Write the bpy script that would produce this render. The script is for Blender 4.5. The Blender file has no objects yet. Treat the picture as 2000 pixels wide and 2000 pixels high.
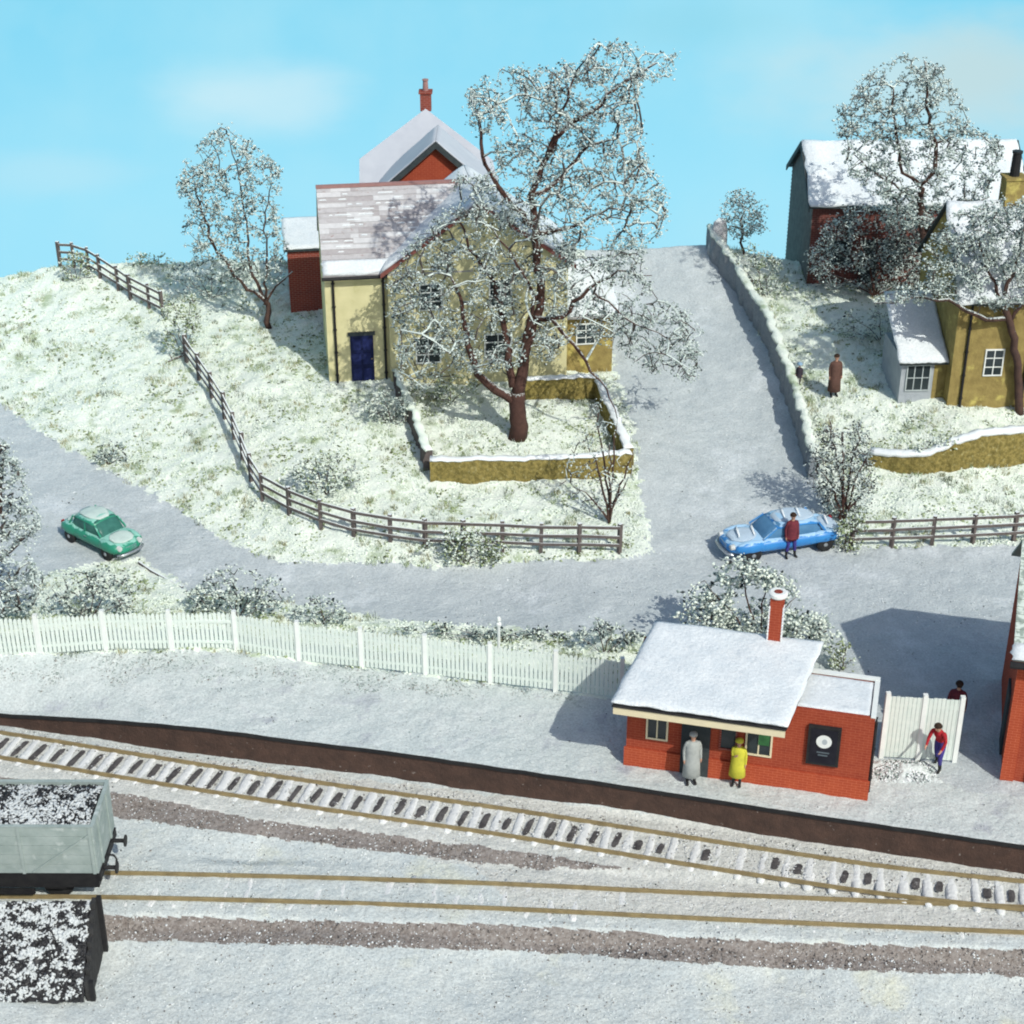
import bpy, bmesh, math, random
import numpy as np
from mathutils import Vector, Matrix, noise as mnoise
random.seed(7); RNG = np.random.default_rng(11)
S = bpy.context.scene
COL = S.collection
# ------------------------------------------------------------------ camera
PITCH = math.radians(28.0); CAMZ = 29.3; FPX = 3260.0; HP = 966.0   # focal length in units of a 1932-wide frame
FW = np.array([0, math.cos(PITCH), -math.sin(PITCH)]); UP = np.array([0, math.sin(PITCH), math.cos(PITCH)]); RT = np.array([1.0, 0, 0])
CP = np.array([0, 0, CAMZ])
cam = bpy.data.cameras.new('camera'); cob = bpy.data.objects.new('camera', cam); COL.objects.link(cob)
cob.location = CP; cob.rotation_euler = (math.pi/2 - PITCH, 0, 0)
cam.sensor_width = 36; cam.lens = 36*FPX/1932; cam.clip_start = 1; cam.clip_end = 600
S.camera = cob
def ray(px, py): return FW + RT*((px-HP)/FPX) - UP*((py-HP)/FPX)
def atz(px, py, z):
    r = ray(px, py); k = (z-CAMZ)/r[2]; return CP + r*k
def atY(px, py, Y):
    r = ray(px, py); return CP + r*(Y/r[1])
def proj(P):
    d = np.asarray(P, float) - CP; w = d @ FW
    return HP + FPX*(d @ RT)/w, HP - FPX*(d @ UP)/w
# ------------------------------------------------------------------ terrain heights
class TPS:
    def __init__(s, pts, reg=0.02):
        p = np.array(pts, float); s.xy = p[:, :2]; n = len(p)
        K = s.k(s.xy, s.xy) + reg*np.eye(n); Pm = np.c_[np.ones(n), s.xy]
        A = np.zeros((n+3, n+3)); A[:n, :n] = K; A[:n, n:] = Pm; A[n:, :n] = Pm.T
        b = np.zeros(n+3); b[:n] = p[:, 2]
        w = np.linalg.solve(A, b); s.w = w[:n]; s.a = w[n:]
    def k(s, a, b):
        r2 = ((a[:, None, :]-b[None, :, :])**2).sum(-1)
        return 0.5*r2*np.log(r2+1e-9)
    def __call__(s, x, y):
        x = np.atleast_1d(np.asarray(x, float)); y = np.atleast_1d(np.asarray(y, float))
        out = np.zeros(len(x))
        for i in range(0, len(x), 40000):
            q = np.c_[x[i:i+40000], y[i:i+40000]]
            out[i:i+40000] = s.k(q, s.xy) @ s.w + s.a[0] + q @ s.a[1:]
        return out
YC = 73.5
ctl = []
def cz(px, py, z):
    p = atz(px, py, z); ctl.append((p[0], p[1], z))
def cY(px, py, Y):
    p = atY(px, py, Y); ctl.append((p[0], Y, p[2]))
for px in (-500, 500, 800, 1100, 1400, 1700, 2000, 2400): cz(px, 1180, 0)
for px in (600, 1000, 1300, 1700, 2100, 2500): cz(px, 1330, 0); cz(px, 1640, 0)
for px in (700, 1000, 1250, 1450, 1650, 1900, 2200): cz(px, 1060, 0.0)
for a in [(0, 1345, -.5), (-300, 1345, -.7), (150, 1352, -.25), (320, 1366, 0), (0, 1240, .35), (200, 1230, .35), (430, 1228, .25), (700, 1270, .1), (-300, 1240, .35),
          (0, 1290, -.05), (200, 1290, .05), (320, 1470, 0), (0, 1450, -.5), (0, 1130, .25), (300, 1130, .1), (-300, 1000, .2),
          (0, 780, .35), (0, 900, .15), (120, 950, .05), (250, 1050, 0), (-300, 760, .5), (-400, 900, .3), (300, 970, .05), (170, 870, .2), (460, 1050, 0),
          (0, 700, .7), (100, 740, .7), (230, 800, .7), (330, 900, .4), (420, 960, .3), (350, 670, 1.7), (410, 740, 1.4), (445, 800, 1.1), (475, 900, .7), (500, 945, .5),
          (620, 990, .45), (740, 1020, .35), (900, 1030, .3), (1030, 1035, .3), (1170, 1035, .2), (600, 1040, .1), (870, 1055, .08),
          (220, 640, 1.6), (300, 590, 2.0), (500, 612, 2.0), (580, 640, 2.0), (620, 712, 1.9), (740, 735, 1.75), (700, 800, 1.4), (600, 850, 1.2), (560, 780, 1.5),
          (460, 720, 1.7), (820, 905, .75), (1000, 905, .7), (1185, 885, .7), (975, 822, 1.25), (900, 780, 1.4), (1100, 800, 1.2), (1050, 740, 1.5), (800, 960, .5), (1050, 970, .45),
          (1400, 1000, .1), (1250, 960, .25), (1360, 860, .6), (1300, 720, 1.3), (1200, 720, 1.3), (1250, 600, 2.1), (1380, 600, 2.1), (1160, 560, 2.3),
          (1530, 900, .5), (1600, 960, .25), (1500, 760, 1.2), (1470, 640, 2.1), (1573, 748, 1.5), (1700, 700, 1.8), (1850, 768, 1.6), (1700, 600, 2.3), (1600, 545, 2.6),
          (1790, 885, .7), (1700, 885, .65), (1932, 868, .75), (2100, 860, .8), (1800, 950, .3), (1800, 815, 1.4), (1700, 820, 1.1), (2000, 760, 1.6), (2300, 800, 1.6), (2300, 950, .4),
          (1750, 560, 2.4), (1520, 534, 2.6), (1900, 600, 2.2), (2200, 560, 2.6)]: cz(*a)
for a in [(-400, 540), (-100, 530), (0, 522), (60, 512), (110, 502), (200, 500), (300, 494), (420, 492), (560, 490), (700, 488), (900, 484), (1100, 470), (1250, 467), (1340, 462), (1450, 485), (1600, 500), (1800, 500), (2100, 500), (2400, 500)]: cY(*a, YC)
T1 = TPS(ctl)
def H1(x, y):
    x = np.atleast_1d(np.asarray(x, float)); y = np.atleast_1d(np.asarray(y, float))
    return T1(x, np.minimum(y, YC)) - np.maximum(0, y-YC)*0.62
ctl = []
for px in (-400, 0, 500, 1000, 1500, 2000, 2500):
    k = (px-0)/1932
    cz(px, 1385+135*k*1.9*1.0, -.95)
for a in [(0, 1424), (400, 1490), (700, 1532), (966, 1569), (1316, 1631), (1932, 1703), (2400, 1760), (-300, 1380), (0, 1379), (580, 1474), (1401, 1591), (1932, 1666), (2400, 1730)]: cz(*a, -.95)
for a in [(-300, 1440), (0, 1465), (225, 1497), (500, 1552), (966, 1604), (1191, 1640)]: cz(*a, -.97)
for a in [(-300, 1500), (0, 1520), (225, 1545), (500, 1580), (966, 1640), (1191, 1652), (700, 1640), (0, 1644), (220, 1644), (625, 1652), (966, 1664), (1316, 1685), (1666, 1720), (1932, 1758), (200, 1687), (625, 1699), (966, 1709), (1316, 1728), (-300, 1650), (2400, 1800)]: cz(*a, -1.16 if a[0] < 1300 else -1.05)
for a in [(-300, 1715), (0, 1718), (200, 1729), (966, 1748), (1466, 1778), (1932, 1791), (2400, 1830)]: cz(*a, -1.2)
for a in [(-300, 1770), (0, 1774), (200, 1774), (966, 1796), (1466, 1828), (1932, 1843), (2400, 1880)]: cz(*a, -1.5)
for px in (-400, 0, 500, 1000, 1500, 2000, 2500): cz(px, 1900, -1.52); cz(px, 2150, -1.5)
T2 = TPS(ctl)
def linez(pxs, z0, z1):   # centre line of a track as evenly spaced points
    P = np.array([atz(a, b, z0+(z1-z0)*min(1, max(0, (a-200)/1750))) for a, b in pxs]); L = np.r_[0, np.cumsum(np.linalg.norm(np.diff(P[:, :2], axis=0), axis=1))]
    d = np.arange(0, L[-1], .31); Q = np.stack([np.interp(d, L, P[:, k]) for k in range(3)], 1)
    for _ in range(30): Q[1:-1] = (Q[:-2]+2*Q[1:-1]+Q[2:])/4
    return Q
TC1 = [(-160, 1378), (0, 1401), (200, 1434), (410, 1468), (640, 1503), (958, 1547), (1358, 1611), (1690, 1661), (1932, 1685), (2120, 1705)]
TC2 = [(-320, 1664), (210, 1665), (625, 1675), (966, 1687), (1316, 1705), (1666, 1720), (1932, 1731), (2150, 1742)]
LN1 = linez(TC1, -.84, -.86); LN2 = linez(TC2, -1.03, -.90)
def H2(x, y):
    x = np.atleast_1d(np.asarray(x, float)); y = np.atleast_1d(np.asarray(y, float)); z = T2(x, y)
    for Ln, rr in ((LN1, 1.05), (LN2, .95)):
        for i in range(0, len(x), 40000):
            d2 = (x[i:i+40000, None]-Ln[None, :, 0])**2+(y[i:i+40000, None]-Ln[None, :, 1])**2; j = d2.argmin(1); d = np.sqrt(d2.min(1)); w = np.clip((rr+.45-d)/.45, 0, 1); w = w*w*(3-2*w)
            z[i:i+40000] = z[i:i+40000]*(1-w)+(Ln[j, 2]-.12)*w
    return z
def gp(px, py, H=H1):
    r = ray(px, py); k0 = (7-CAMZ)/r[2]; k1 = min((-4-CAMZ)/r[2], 82/r[1]); ks = np.linspace(k0, k1, 500)
    P = CP+r*ks[:, None]; d = P[:, 2]-H(P[:, 0], P[:, 1]); i = np.argmax(d < 0)
    if not (d < 0).any(): i = int(np.argmin(d[P[:, 1] < YC+.5])) if (P[:, 1] < YC+.5).any() else 1; k = ks[i]
    else: i = max(1, i); k = ks[i-1]+(ks[i]-ks[i-1])*d[i-1]/(d[i-1]-d[i]+1e-12)
    p = CP+r*k; return Vector((p[0], p[1], float(H(p[0], p[1])[0])))
def gl(px, py): return gp(px, py, H2)
# ------------------------------------------------------------------ materials
def lin(c): return tuple(((v/255)/12.92 if v/255 <= .04045 else ((v/255+.055)/1.055)**2.4) for v in c)
def mat(name, c1, c2=None, scale=4.0, rough=.9, bump=0.0, bscale=30.0, c3=None, t3=.62, s3=1.0, detail=6, snow=0.0, snowc=(.78, .82, .80), spec=.15, metal=0, obj=True, contrast=.18, lines=None, snow_noise=2.0, grain=0.0):
    m = bpy.data.materials.new(name); m.use_nodes = True; nt = m.node_tree; N = nt.nodes; L = nt.links
    b = N['Principled BSDF']; b.inputs['Roughness'].default_value = rough; b.inputs['Specular IOR Level'].default_value = spec; b.inputs['Metallic'].default_value = metal
    tc = N.new('ShaderNodeTexCoord'); co = tc.outputs['Object']
    def nz(sc, det=detail, ro=.6):
        n = N.new('ShaderNodeTexNoise'); n.inputs['Scale'].default_value = sc; n.inputs['Detail'].default_value = det; n.inputs['Roughness'].default_value = ro; L.new(co, n.inputs['Vector']); return n.outputs['Fac']
    def rmp(src, lo, hi):
        r = N.new('ShaderNodeMapRange'); r.inputs['From Min'].default_value = lo; r.inputs['From Max'].default_value = hi; L.new(src, r.inputs['Value']); return r.outputs['Result']
    def mix(f, a, bb):
        x = N.new('ShaderNodeMix'); x.data_type = 'RGBA'; L.new(f, x.inputs['Factor'])
        for s_, v in (('A', a), ('B', bb)):
            sock = [i for i in x.inputs if i.name == s_ and i.type == 'RGBA'][0]
            if isinstance(v, tuple): sock.default_value = (*v, 1)
            else: L.new(v, sock)
        return [o for o in x.outputs if o.type == 'RGBA'][0]
    if c2 is None: c2 = tuple(v*.8 for v in c1)
    c = mix(rmp(nz(scale), .5-contrast, .5+contrast), c1, c2)
    if c3 is not None: c = mix(rmp(nz(s3), t3, t3+.12), c, c3)
    if lines is not None:   # brick: (bw, bh, mortar colour, size)
        bt = N.new('ShaderNodeTexBrick'); mp = N.new('ShaderNodeCombineXYZ'); sp = N.new('ShaderNodeSeparateXYZ'); L.new(co, sp.inputs[0])
        ad = N.new('ShaderNodeMath'); ad.operation = 'ADD'; L.new(sp.outputs[0], ad.inputs[0]); L.new(sp.outputs[1], ad.inputs[1])
        L.new(ad.outputs[0], mp.inputs[0]); L.new(sp.outputs[2], mp.inputs[1]); L.new(mp.outputs[0], bt.inputs['Vector'])
        bt.inputs['Scale'].default_value = 1; bt.inputs['Brick Width'].default_value = lines[0]; bt.inputs['Row Height'].default_value = lines[1]; bt.inputs['Mortar Size'].default_value = lines[3]; bt.inputs['Mortar Smooth'].default_value = .3
        c = mix(bt.outputs['Fac'], c, lines[2])
    hs = None
    if snow > 0:
        g = N.new('ShaderNodeNewGeometry'); sx = N.new('ShaderNodeSeparateXYZ'); L.new(g.outputs['Normal'], sx.inputs[0])
        a = N.new('ShaderNodeMath'); a.operation = 'MULTIPLY_ADD'; L.new(nz(snow_noise*3, 4), a.inputs[0]); a.inputs[1].default_value = 1.2; L.new(sx.outputs[2], a.inputs[2])
        c = mix(rmp(a.outputs[0], 1.5-snow, 1.62-snow), c, snowc)
    if grain:
        gm = N.new('ShaderNodeMix'); gm.data_type = 'RGBA'; gm.blend_type = 'MULTIPLY'; gm.inputs[0].default_value = 1; L.new(c, gm.inputs[6])
        gr_ = N.new('ShaderNodeMapRange'); gr_.inputs[1].default_value = .36; gr_.inputs[2].default_value = .60; gr_.inputs[3].default_value = 1-grain; gr_.inputs[4].default_value = 1.04; L.new(nz(15, 3, .8), gr_.inputs[0]); L.new(gr_.outputs[0], gm.inputs[7]); c = gm.outputs[2]
    L.new(c, b.inputs['Base Color'])
    if bump:
        bp = N.new('ShaderNodeBump'); bp.inputs['Strength'].default_value = bump; bp.inputs['Distance'].default_value = .06; L.new(nz(bscale, 5, .65), bp.inputs['Height']); L.new(bp.outputs['Normal'], b.inputs['Normal'])
    return m
M = {}
M['road'] = mat('road_snow', (.47, .515, .525), (.56, .60, .60), 1.2, grain=.22, bump=.9, bscale=7, c3=(.66, .70, .71), t3=.55, s3=.35)
M['plat'] = mat('platform_snow', (.545, .60, .585), (.65, .69, .665), 1.6, grain=.24, bump=.9, bscale=6, c3=(.42, .45, .48), t3=.58, s3=.8)
M['bank'] = mat('bank_snow', (.73, .80, .70), (.82, .86, .77), 3, grain=.15, bump=1, bscale=8, c3=(.42, .50, .34), t3=.56, s3=.9)
M['front'] = mat('siding_snow', (.56, .61, .60), (.66, .69, .65), 1.5, grain=.26, bump=.9, bscale=7, c3=(.70, .71, .58), t3=.6, s3=.45)
M['bed'] = mat('track_snow', (.61, .62, .57), (.70, .70, .65), 3.5, grain=.25, bump=1, bscale=9, c3=(.40, .38, .34), t3=.62, s3=5)
M['ballast'] = mat('brown_ballast', (.19, .16, .14), (.34, .31, .285), 9, bump=1, bscale=12, c3=(.60, .58, .56), t3=.60, s3=14)
M['white'] = mat('snow', (.76, .80, .80), (.84, .86, .85), 3, bump=.5, bscale=9)
M['roofsnow'] = mat('roof_snow', (.66, .71, .73), (.77, .80, .80), 1.6, bump=.7, bscale=8, grain=.12, c3=(.55, .60, .63), t3=.6, s3=1.5)
M['brick'] = mat('red_brick', (.34, .066, .032), (.27, .045, .024), 3, lines=(.24, .085, (.42, .11, .06), .007))
M['brickd'] = mat('weathered_brick', (.27, .055, .035), (.18, .04, .03), 3, lines=(.24, .085, (.32, .16, .13), .01))
M['plinth'] = mat('orange_plinth_brick', (.41, .08, .034), (.34, .058, .027), 3, lines=(.24, .085, (.55, .15, .08), .006))
M['yellow'] = mat('cream_render', (.67, .62, .36), (.58, .54, .30), 2.2, bump=.25, c3=(.48, .45, .20), t3=.6, s3=1.1)
M['ochre'] = mat('ochre_stone', (.34, .265, .095), (.22, .165, .06), 2.5, bump=.5, bscale=9, c3=(.50, .42, .13), t3=.57, s3=1.6)
M['wallst'] = mat('mossy_stone', (.29, .23, .075), (.16, .13, .04), 7, bump=1, bscale=9, c3=(.38, .34, .16), t3=.58, s3=8, contrast=.1)
M['tile2'] = mat('pale_tiles', (.50, .50, .505), (.59, .59, .595), 6); M['tile3'] = mat('dark_tiles_and_lip_shade', (.34, .315, .32), (.40, .38, .38), 6)
M['tile'] = mat('weathered_tiles', (.41, .395, .40), (.49, .48, .485), 5, bump=.4, c3=(.30, .20, .18), t3=.6, s3=6, snow=.0)
M['ridge'] = mat('clay_ridge', (.36, .20, .18), (.30, .17, .16))
M['black'] = mat('black_iron', (.018, .018, .02), (.03, .03, .03), rough=.6)
M['dark'] = mat('dark_bargeboard', (.035, .045, .05), (.06, .07, .07), rough=.7)
M['cream'] = mat('cream_paint', (.74, .66, .44), (.68, .60, .42))
M['whitep'] = mat('white_paint', (.78, .80, .76), (.70, .73, .70), rough=.6)
M['picket'] = mat('off_white_picket', (.70, .76, .70), (.62, .70, .64), 6)
M['blued'] = mat('blue_door_paint', (.012, .018, .075), (.01, .014, .05), rough=.5)
M['glass'] = mat('dark_glass', (.02, .03, .035), (.03, .04, .045), rough=.15, spec=.5)
M['fence'] = mat('weathered_timber', (.15, .125, .115), (.10, .085, .08), 6, snow=.32, bump=.4, snow_noise=6)
M['bark'] = mat('tree_bark', (.11, .065, .05), (.07, .045, .04), 5, snow=.42, bump=.6, snow_noise=5, snowc=(.55, .60, .58))
M['barkr'] = mat('red_brown_bark', (.105, .055, .044), (.068, .037, .031), 5, snow=.36, bump=.6, snow_noise=5, snowc=(.5, .54, .52))
M['twig'] = mat('frosted_twig', (.12, .10, .09), (.07, .06, .055), 6, snow=.50, snow_noise=7, snowc=(.58, .66, .62))
M['fl_w'] = mat('frosted_leaf', (.72, .79, .74), (.62, .70, .65), 5)
M['fl_g'] = mat('grey_green_leaf', (.34, .41, .38), (.25, .31, .29), 5)
M['fl_d'] = mat('dark_leaf', (.055, .075, .07), (.035, .04, .045), 5)
M['gr_w'] = mat('snowy_tuft', (.80, .86, .77), (.72, .80, .69), 4)
M['gr_g'] = mat('olive_tuft', (.36, .43, .24), (.28, .34, .18), 4)
M['gr_d'] = mat('dark_olive_tuft', (.12, .15, .07), (.09, .10, .05), 4)
M['platwall'] = mat('brown_platform_facing', (.095, .058, .045), (.06, .04, .033), 2.5, bump=.6, bscale=10, c3=(.40, .36, .32), t3=.66, s3=7)
M['rail'] = mat('rusty_rail', (.30, .235, .12), (.20, .155, .08), 3, rough=.5, spec=.4)
M['sleeper'] = mat('snowed_sleeper', (.66, .67, .65), (.74, .75, .73), 5, bump=.8, bscale=9)
M['gap'] = mat('dark_sleeper_gap', (.06, .055, .055), (.14, .13, .125), 4, bump=1, bscale=12, c3=(.6, .6, .58), t3=.64, s3=2.6)
M['wgrey'] = mat('grey_wagon_paint', (.27, .33, .31), (.36, .42, .40), 2.5, bump=.3, c3=(.52, .57, .55), t3=.58, s3=2)
M['coalsnow'] = mat('dusted_coal', (.64, .67, .67), (.48, .51, .51), 6); M['brickb'] = mat('dark_barn_brick', (.17, .05, .04), (.11, .04, .035), 3, lines=(.24, .085, (.22, .12, .10), .01))
M['coal'] = mat('coal', (.016, .016, .018), (.03, .03, .032), rough=.5, spec=.4)
M['slate'] = mat('mossy_slate', (.30, .36, .31), (.22, .27, .24), 4, snow=.12, snowc=(.55, .62, .56))
M['board'] = mat('grey_weatherboard', (.115, .11, .10), (.17, .165, .155), 3)
M['pale'] = mat('pale_lilac_render', (.44, .46, .50), (.49, .51, .545), 1.5)
# ------------------------------------------------------------------ mesh helper
class MB:
    def __init__(s): s.v = []; s.f = []; s.m = []
    def add(s, vs, fs, mi=0):
        o = len(s.v); s.v += [tuple(v) for v in vs]; s.f += [tuple(i+o for i in f) for f in fs]; s.m += [mi]*len(fs); return s
    def box(s, x0, x1, y0, y1, z0, z1, mi=0, T=None):
        vs = [Vector((x, y, z)) for z in (z0, z1) for y in (y0, y1) for x in (x0, x1)]
        if T is not None: vs = [T @ v for v in vs]
        return s.add(vs, [(0, 2, 3, 1), (4, 5, 7, 6), (0, 1, 5, 4), (2, 6, 7, 3), (0, 4, 6, 2), (1, 3, 7, 5)], mi)
    def poly_extrude(s, pts, d, mi=0):   # pts: list of 3D points (planar), d: extrusion vector
        n = len(pts); a = [Vector(p) for p in pts]; b = [p+Vector(d) for p in a]
        return s.add(a+b, [tuple(range(n))[::-1], tuple(range(n, 2*n))]+[(i, (i+1) % n, n+(i+1) % n, n+i) for i in range(n)], mi)
    def tube(s, path, rad, n=6, mi=0, caps=True):
        path = [Vector(p) for p in path]
        if not hasattr(rad, '__len__'): rad = [rad]*len(path)
        vs = []; ref = Vector((0, 0, 1))
        for i, p in enumerate(path):
            t = (path[min(i+1, len(path)-1)]-path[max(i-1, 0)])
            if t.length < 1e-6: t = Vector((0, 0, 1))
            t.normalize(); a = t.cross(ref if abs(t.z) < .9 else Vector((0, 1, 0)))
            if a.length < 1e-5: a = t.cross(Vector((1, 0, 0)))
            a.normalize(); b = t.cross(a)
            for k in range(n):
                an = 2*math.pi*k/n; vs.append(p+(a*math.cos(an)+b*math.sin(an))*rad[i])
        fs = []
        for i in range(len(path)-1):
            for k in range(n):
                k2 = (k+1) % n; fs.append((i*n+k, i*n+k2, (i+1)*n+k2, (i+1)*n+k))
        if caps: fs += [tuple(range(n))[::-1], tuple(range((len(path)-1)*n, len(path)*n))]
        return s.add(vs, fs, mi)
    def beam(s, a, b, w, h, mi=0):   # rectangular bar from a to b, upright section
        a = Vector(a); b = Vector(b); t = (b-a).normalized(); sd = t.cross(Vector((0, 0, 1)))
        if sd.length < 1e-4: sd = Vector((1, 0, 0))
        sd.normalize(); u = sd.cross(t).normalized(); vs = []
        for p in (a, b):
            for i, j in ((-1, -1), (1, -1), (1, 1), (-1, 1)): vs.append(p+sd*(i*w/2)+u*(j*h/2))
        return s.add(vs, [(0, 1, 2, 3), (7, 6, 5, 4), (0, 4, 5, 1), (1, 5, 6, 2), (2, 6, 7, 3), (3, 7, 4, 0)], mi)
    def lathe(s, prof, n=12, c=(0, 0, 0), mi=0):
        vs = [(c[0]+r*math.cos(2*math.pi*k/n), c[1]+r*math.sin(2*math.pi*k/n), c[2]+z) for r, z in prof for k in range(n)]
        fs = [(i*n+k, i*n+(k+1) % n, (i+1)*n+(k+1) % n, (i+1)*n+k) for i in range(len(prof)-1) for k in range(n)]
        fs += [tuple(range(n))[::-1], tuple(range((len(prof)-1)*n, len(prof)*n))]
        return s.add(vs, fs, mi)
    def loft(s, rings, mi=0, caps=True):
        n = len(rings[0]); vs = [v for r in rings for v in r]
        fs = [(i*n+k, i*n+(k+1) % n, (i+1)*n+(k+1) % n, (i+1)*n+k) for i in range(len(rings)-1) for k in range(n)]
        if caps: fs += [tuple(range(n))[::-1], tuple(range((len(rings)-1)*n, len(rings)*n))]
        return s.add(vs, fs, mi)
    def crumbs(s, P, R, MI, flat=.8):
        C_, F_ = crumb_arrays(P, R, flat); o = len(s.v)
        s.v += [tuple(v) for v in C_]; s.f += [tuple(int(i)+o for i in f) for f in F_]; s.m += list(np.repeat(MI, 8)); return s
    def build(s, name, mats, parent=None, smooth=False, bevel=0, fix=True):
        me = bpy.data.meshes.new(name); me.from_pydata(s.v, [], s.f)
        for m in (mats if isinstance(mats, (list, tuple)) else [mats]): me.materials.append(m if not isinstance(m, str) else M[m])
        me.polygons.foreach_set('material_index', np.array(s.m, dtype=np.int32))
        if fix and len(s.f) < 60000:
            bm = bmesh.new(); bm.from_mesh(me); bmesh.ops.recalc_face_normals(bm, faces=bm.faces); bm.to_mesh(me); bm.free()
        if smooth: me.polygons.foreach_set('use_smooth', [True]*len(me.polygons))
        o = bpy.data.objects.new(name, me); COL.objects.link(o)
        if parent is not None: o.parent = parent
        if bevel:
            md = o.modifiers.new('bevel', 'BEVEL'); md.width = bevel; md.segments = 2; md.limit_method = 'ANGLE'
        return o
OCT_V = np.array([(1, 0, 0), (-1, 0, 0), (0, 1, 0), (0, -1, 0), (0, 0, 1), (0, 0, -1)], float)
OCT_F = np.array([(0, 2, 4), (2, 1, 4), (1, 3, 4), (3, 0, 4), (2, 0, 5), (1, 2, 5), (3, 1, 5), (0, 3, 5)])
def crumb_arrays(P, R, flat=.8):
    P = np.asarray(P, float); n = len(P); R = np.broadcast_to(np.asarray(R, float), (n,))
    q = RNG.normal(size=(n, 4)); q /= np.linalg.norm(q, axis=1)[:, None]; w, x, y, z = q.T
    Rm = np.stack([1-2*(y*y+z*z), 2*(x*y-z*w), 2*(x*z+y*w), 2*(x*y+z*w), 1-2*(x*x+z*z), 2*(y*z-x*w), 2*(x*z-y*w), 2*(y*z+x*w), 1-2*(x*x+y*y)], 1).reshape(n, 3, 3)
    V = OCT_V[None]*RNG.uniform(.45, 1.35, (n, 6, 1))*np.array([1, 1, .6])
    V = np.einsum('nij,nkj->nki', Rm, V)*R[:, None, None]; V[:, :, 2] *= flat
    V += P[:, None, :]
    F = OCT_F[None]+(np.arange(n)*6)[:, None, None]
    return V.reshape(-1, 3), F.reshape(-1, 3)
def crumb_object(name, P, R, MI, mats, flat=.8, parent=None):
    V, F = crumb_arrays(P, R, flat); me = bpy.data.meshes.new(name)
    me.vertices.add(len(V)); me.vertices.foreach_set('co', V.astype(np.float32).ravel())
    me.loops.add(len(F)*3); me.loops.foreach_set('vertex_index', F.astype(np.int32).ravel())
    me.polygons.add(len(F)); me.polygons.foreach_set('loop_start', np.arange(0, len(F)*3, 3, dtype=np.int32)); me.polygons.foreach_set('loop_total', np.full(len(F), 3, dtype=np.int32))
    for m in mats: me.materials.append(M[m])
    me.polygons.foreach_set('material_index', np.repeat(np.asarray(MI), 8).astype(np.int32))
    me.update(calc_edges=True); me.validate()
    o = bpy.data.objects.new(name, me); COL.objects.link(o)
    if parent is not None: o.parent = parent
    return o
def tag(o, label=None, cat=None, group=None, kind=None):
    if label: o['label'] = label
    if cat: o['category'] = cat
    if group: o['group'] = group
    if kind: o['kind'] = kind
    return o
def empty(name, loc, rz=0, label=None, cat=None, group=None):
    o = bpy.data.objects.new(name, None); COL.objects.link(o); o.location = loc; o.rotation_euler = (0, 0, rz); o.empty_display_size = .3
    return tag(o, label, cat, group)
def fbm(x, y, sc, seed=0):
    n = len(x); out = np.empty(n)
    for i in range(n): out[i] = mnoise.fractal((x[i]*sc+seed, y[i]*sc, seed*.37), .8, 2.0, 3)
    return out
def inpoly(px, py, poly):
    c = np.zeros(len(px), bool); n = len(poly)
    for i in range(n):
        x1, y1 = poly[i]; x2, y2 = poly[(i+1) % n]
        if y1 == y2: continue
        k = ((y1 > py) != (y2 > py)) & (px < (x2-x1)*(py-y1)/(y2-y1)+x1); c ^= k
    return c
# ------------------------------------------------------------------ the ground
EDGE_PX = [(-700, 1330, -.75), (-300, 1338, -.7), (0, 1344, -.5), (150, 1352, -.25), (310, 1364, 0), (700, 1411, 0), (1150, 1475, 0), (1500, 1530, 0), (1932, 1592, 0), (2500, 1678, 0)]
EDGE = np.array([atz(*e)[:2] for e in EDGE_PX])
def edgeY(x): return np.interp(x, EDGE[:, 0], EDGE[:, 1])
def edgeY2(x): return edgeY(x)
ROAD = [(-700, 500), (0, 762), (100, 832), (170, 874), (290, 932), (370, 985), (450, 1034), (540, 1064), (700, 1064), (860, 1072), (1000, 1062), (1170, 1056), (1225, 1044), (1205, 900), (1190, 800), (1160, 700), (1110, 560), (1100, 440), (1345, 430), (1355, 480),
        (1390, 540), (1440, 640), (1500, 780), (1530, 890), (1560, 965), (1600, 1034), (1932, 1030), (2600, 1010), (2600, 1560), (1850, 1500), (1650, 1440), (1560, 1230), (1225, 1200), (1000, 1190), (700, 1165), (560, 1140), (360, 1112), (260, 1050), (90, 1080), (40, 1150), (-700, 1150)]
PLAT = [(-900, 1245), (0, 1243), (200, 1232), (430, 1230), (700, 1266), (1165, 1322), (1225, 1200), (1560, 1230), (1650, 1440), (1850, 1500), (2600, 1560), (2800, 1900), (-900, 1900)]
BAL = [[(-300, 1462), (0, 1468), (225, 1497), (500, 1550), (966, 1606), (1191, 1640), (1000, 1640), (500, 1580), (225, 1544), (0, 1515), (-300, 1500)],
       [(-400, 1722), (0, 1724), (200, 1729), (966, 1747), (1466, 1779), (1932, 1793), (2400, 1830), (2400, 1880), (1932, 1842), (1466, 1827), (966, 1794), (200, 1774), (0, 1770), (-400, 1765)]]
BED = [(-500, 1330), (2600, 1700), (2600, 1850), (1932, 1770), (1316, 1738), (966, 1712), (900, 1640), (225, 1500), (-400, 1440)]
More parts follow.
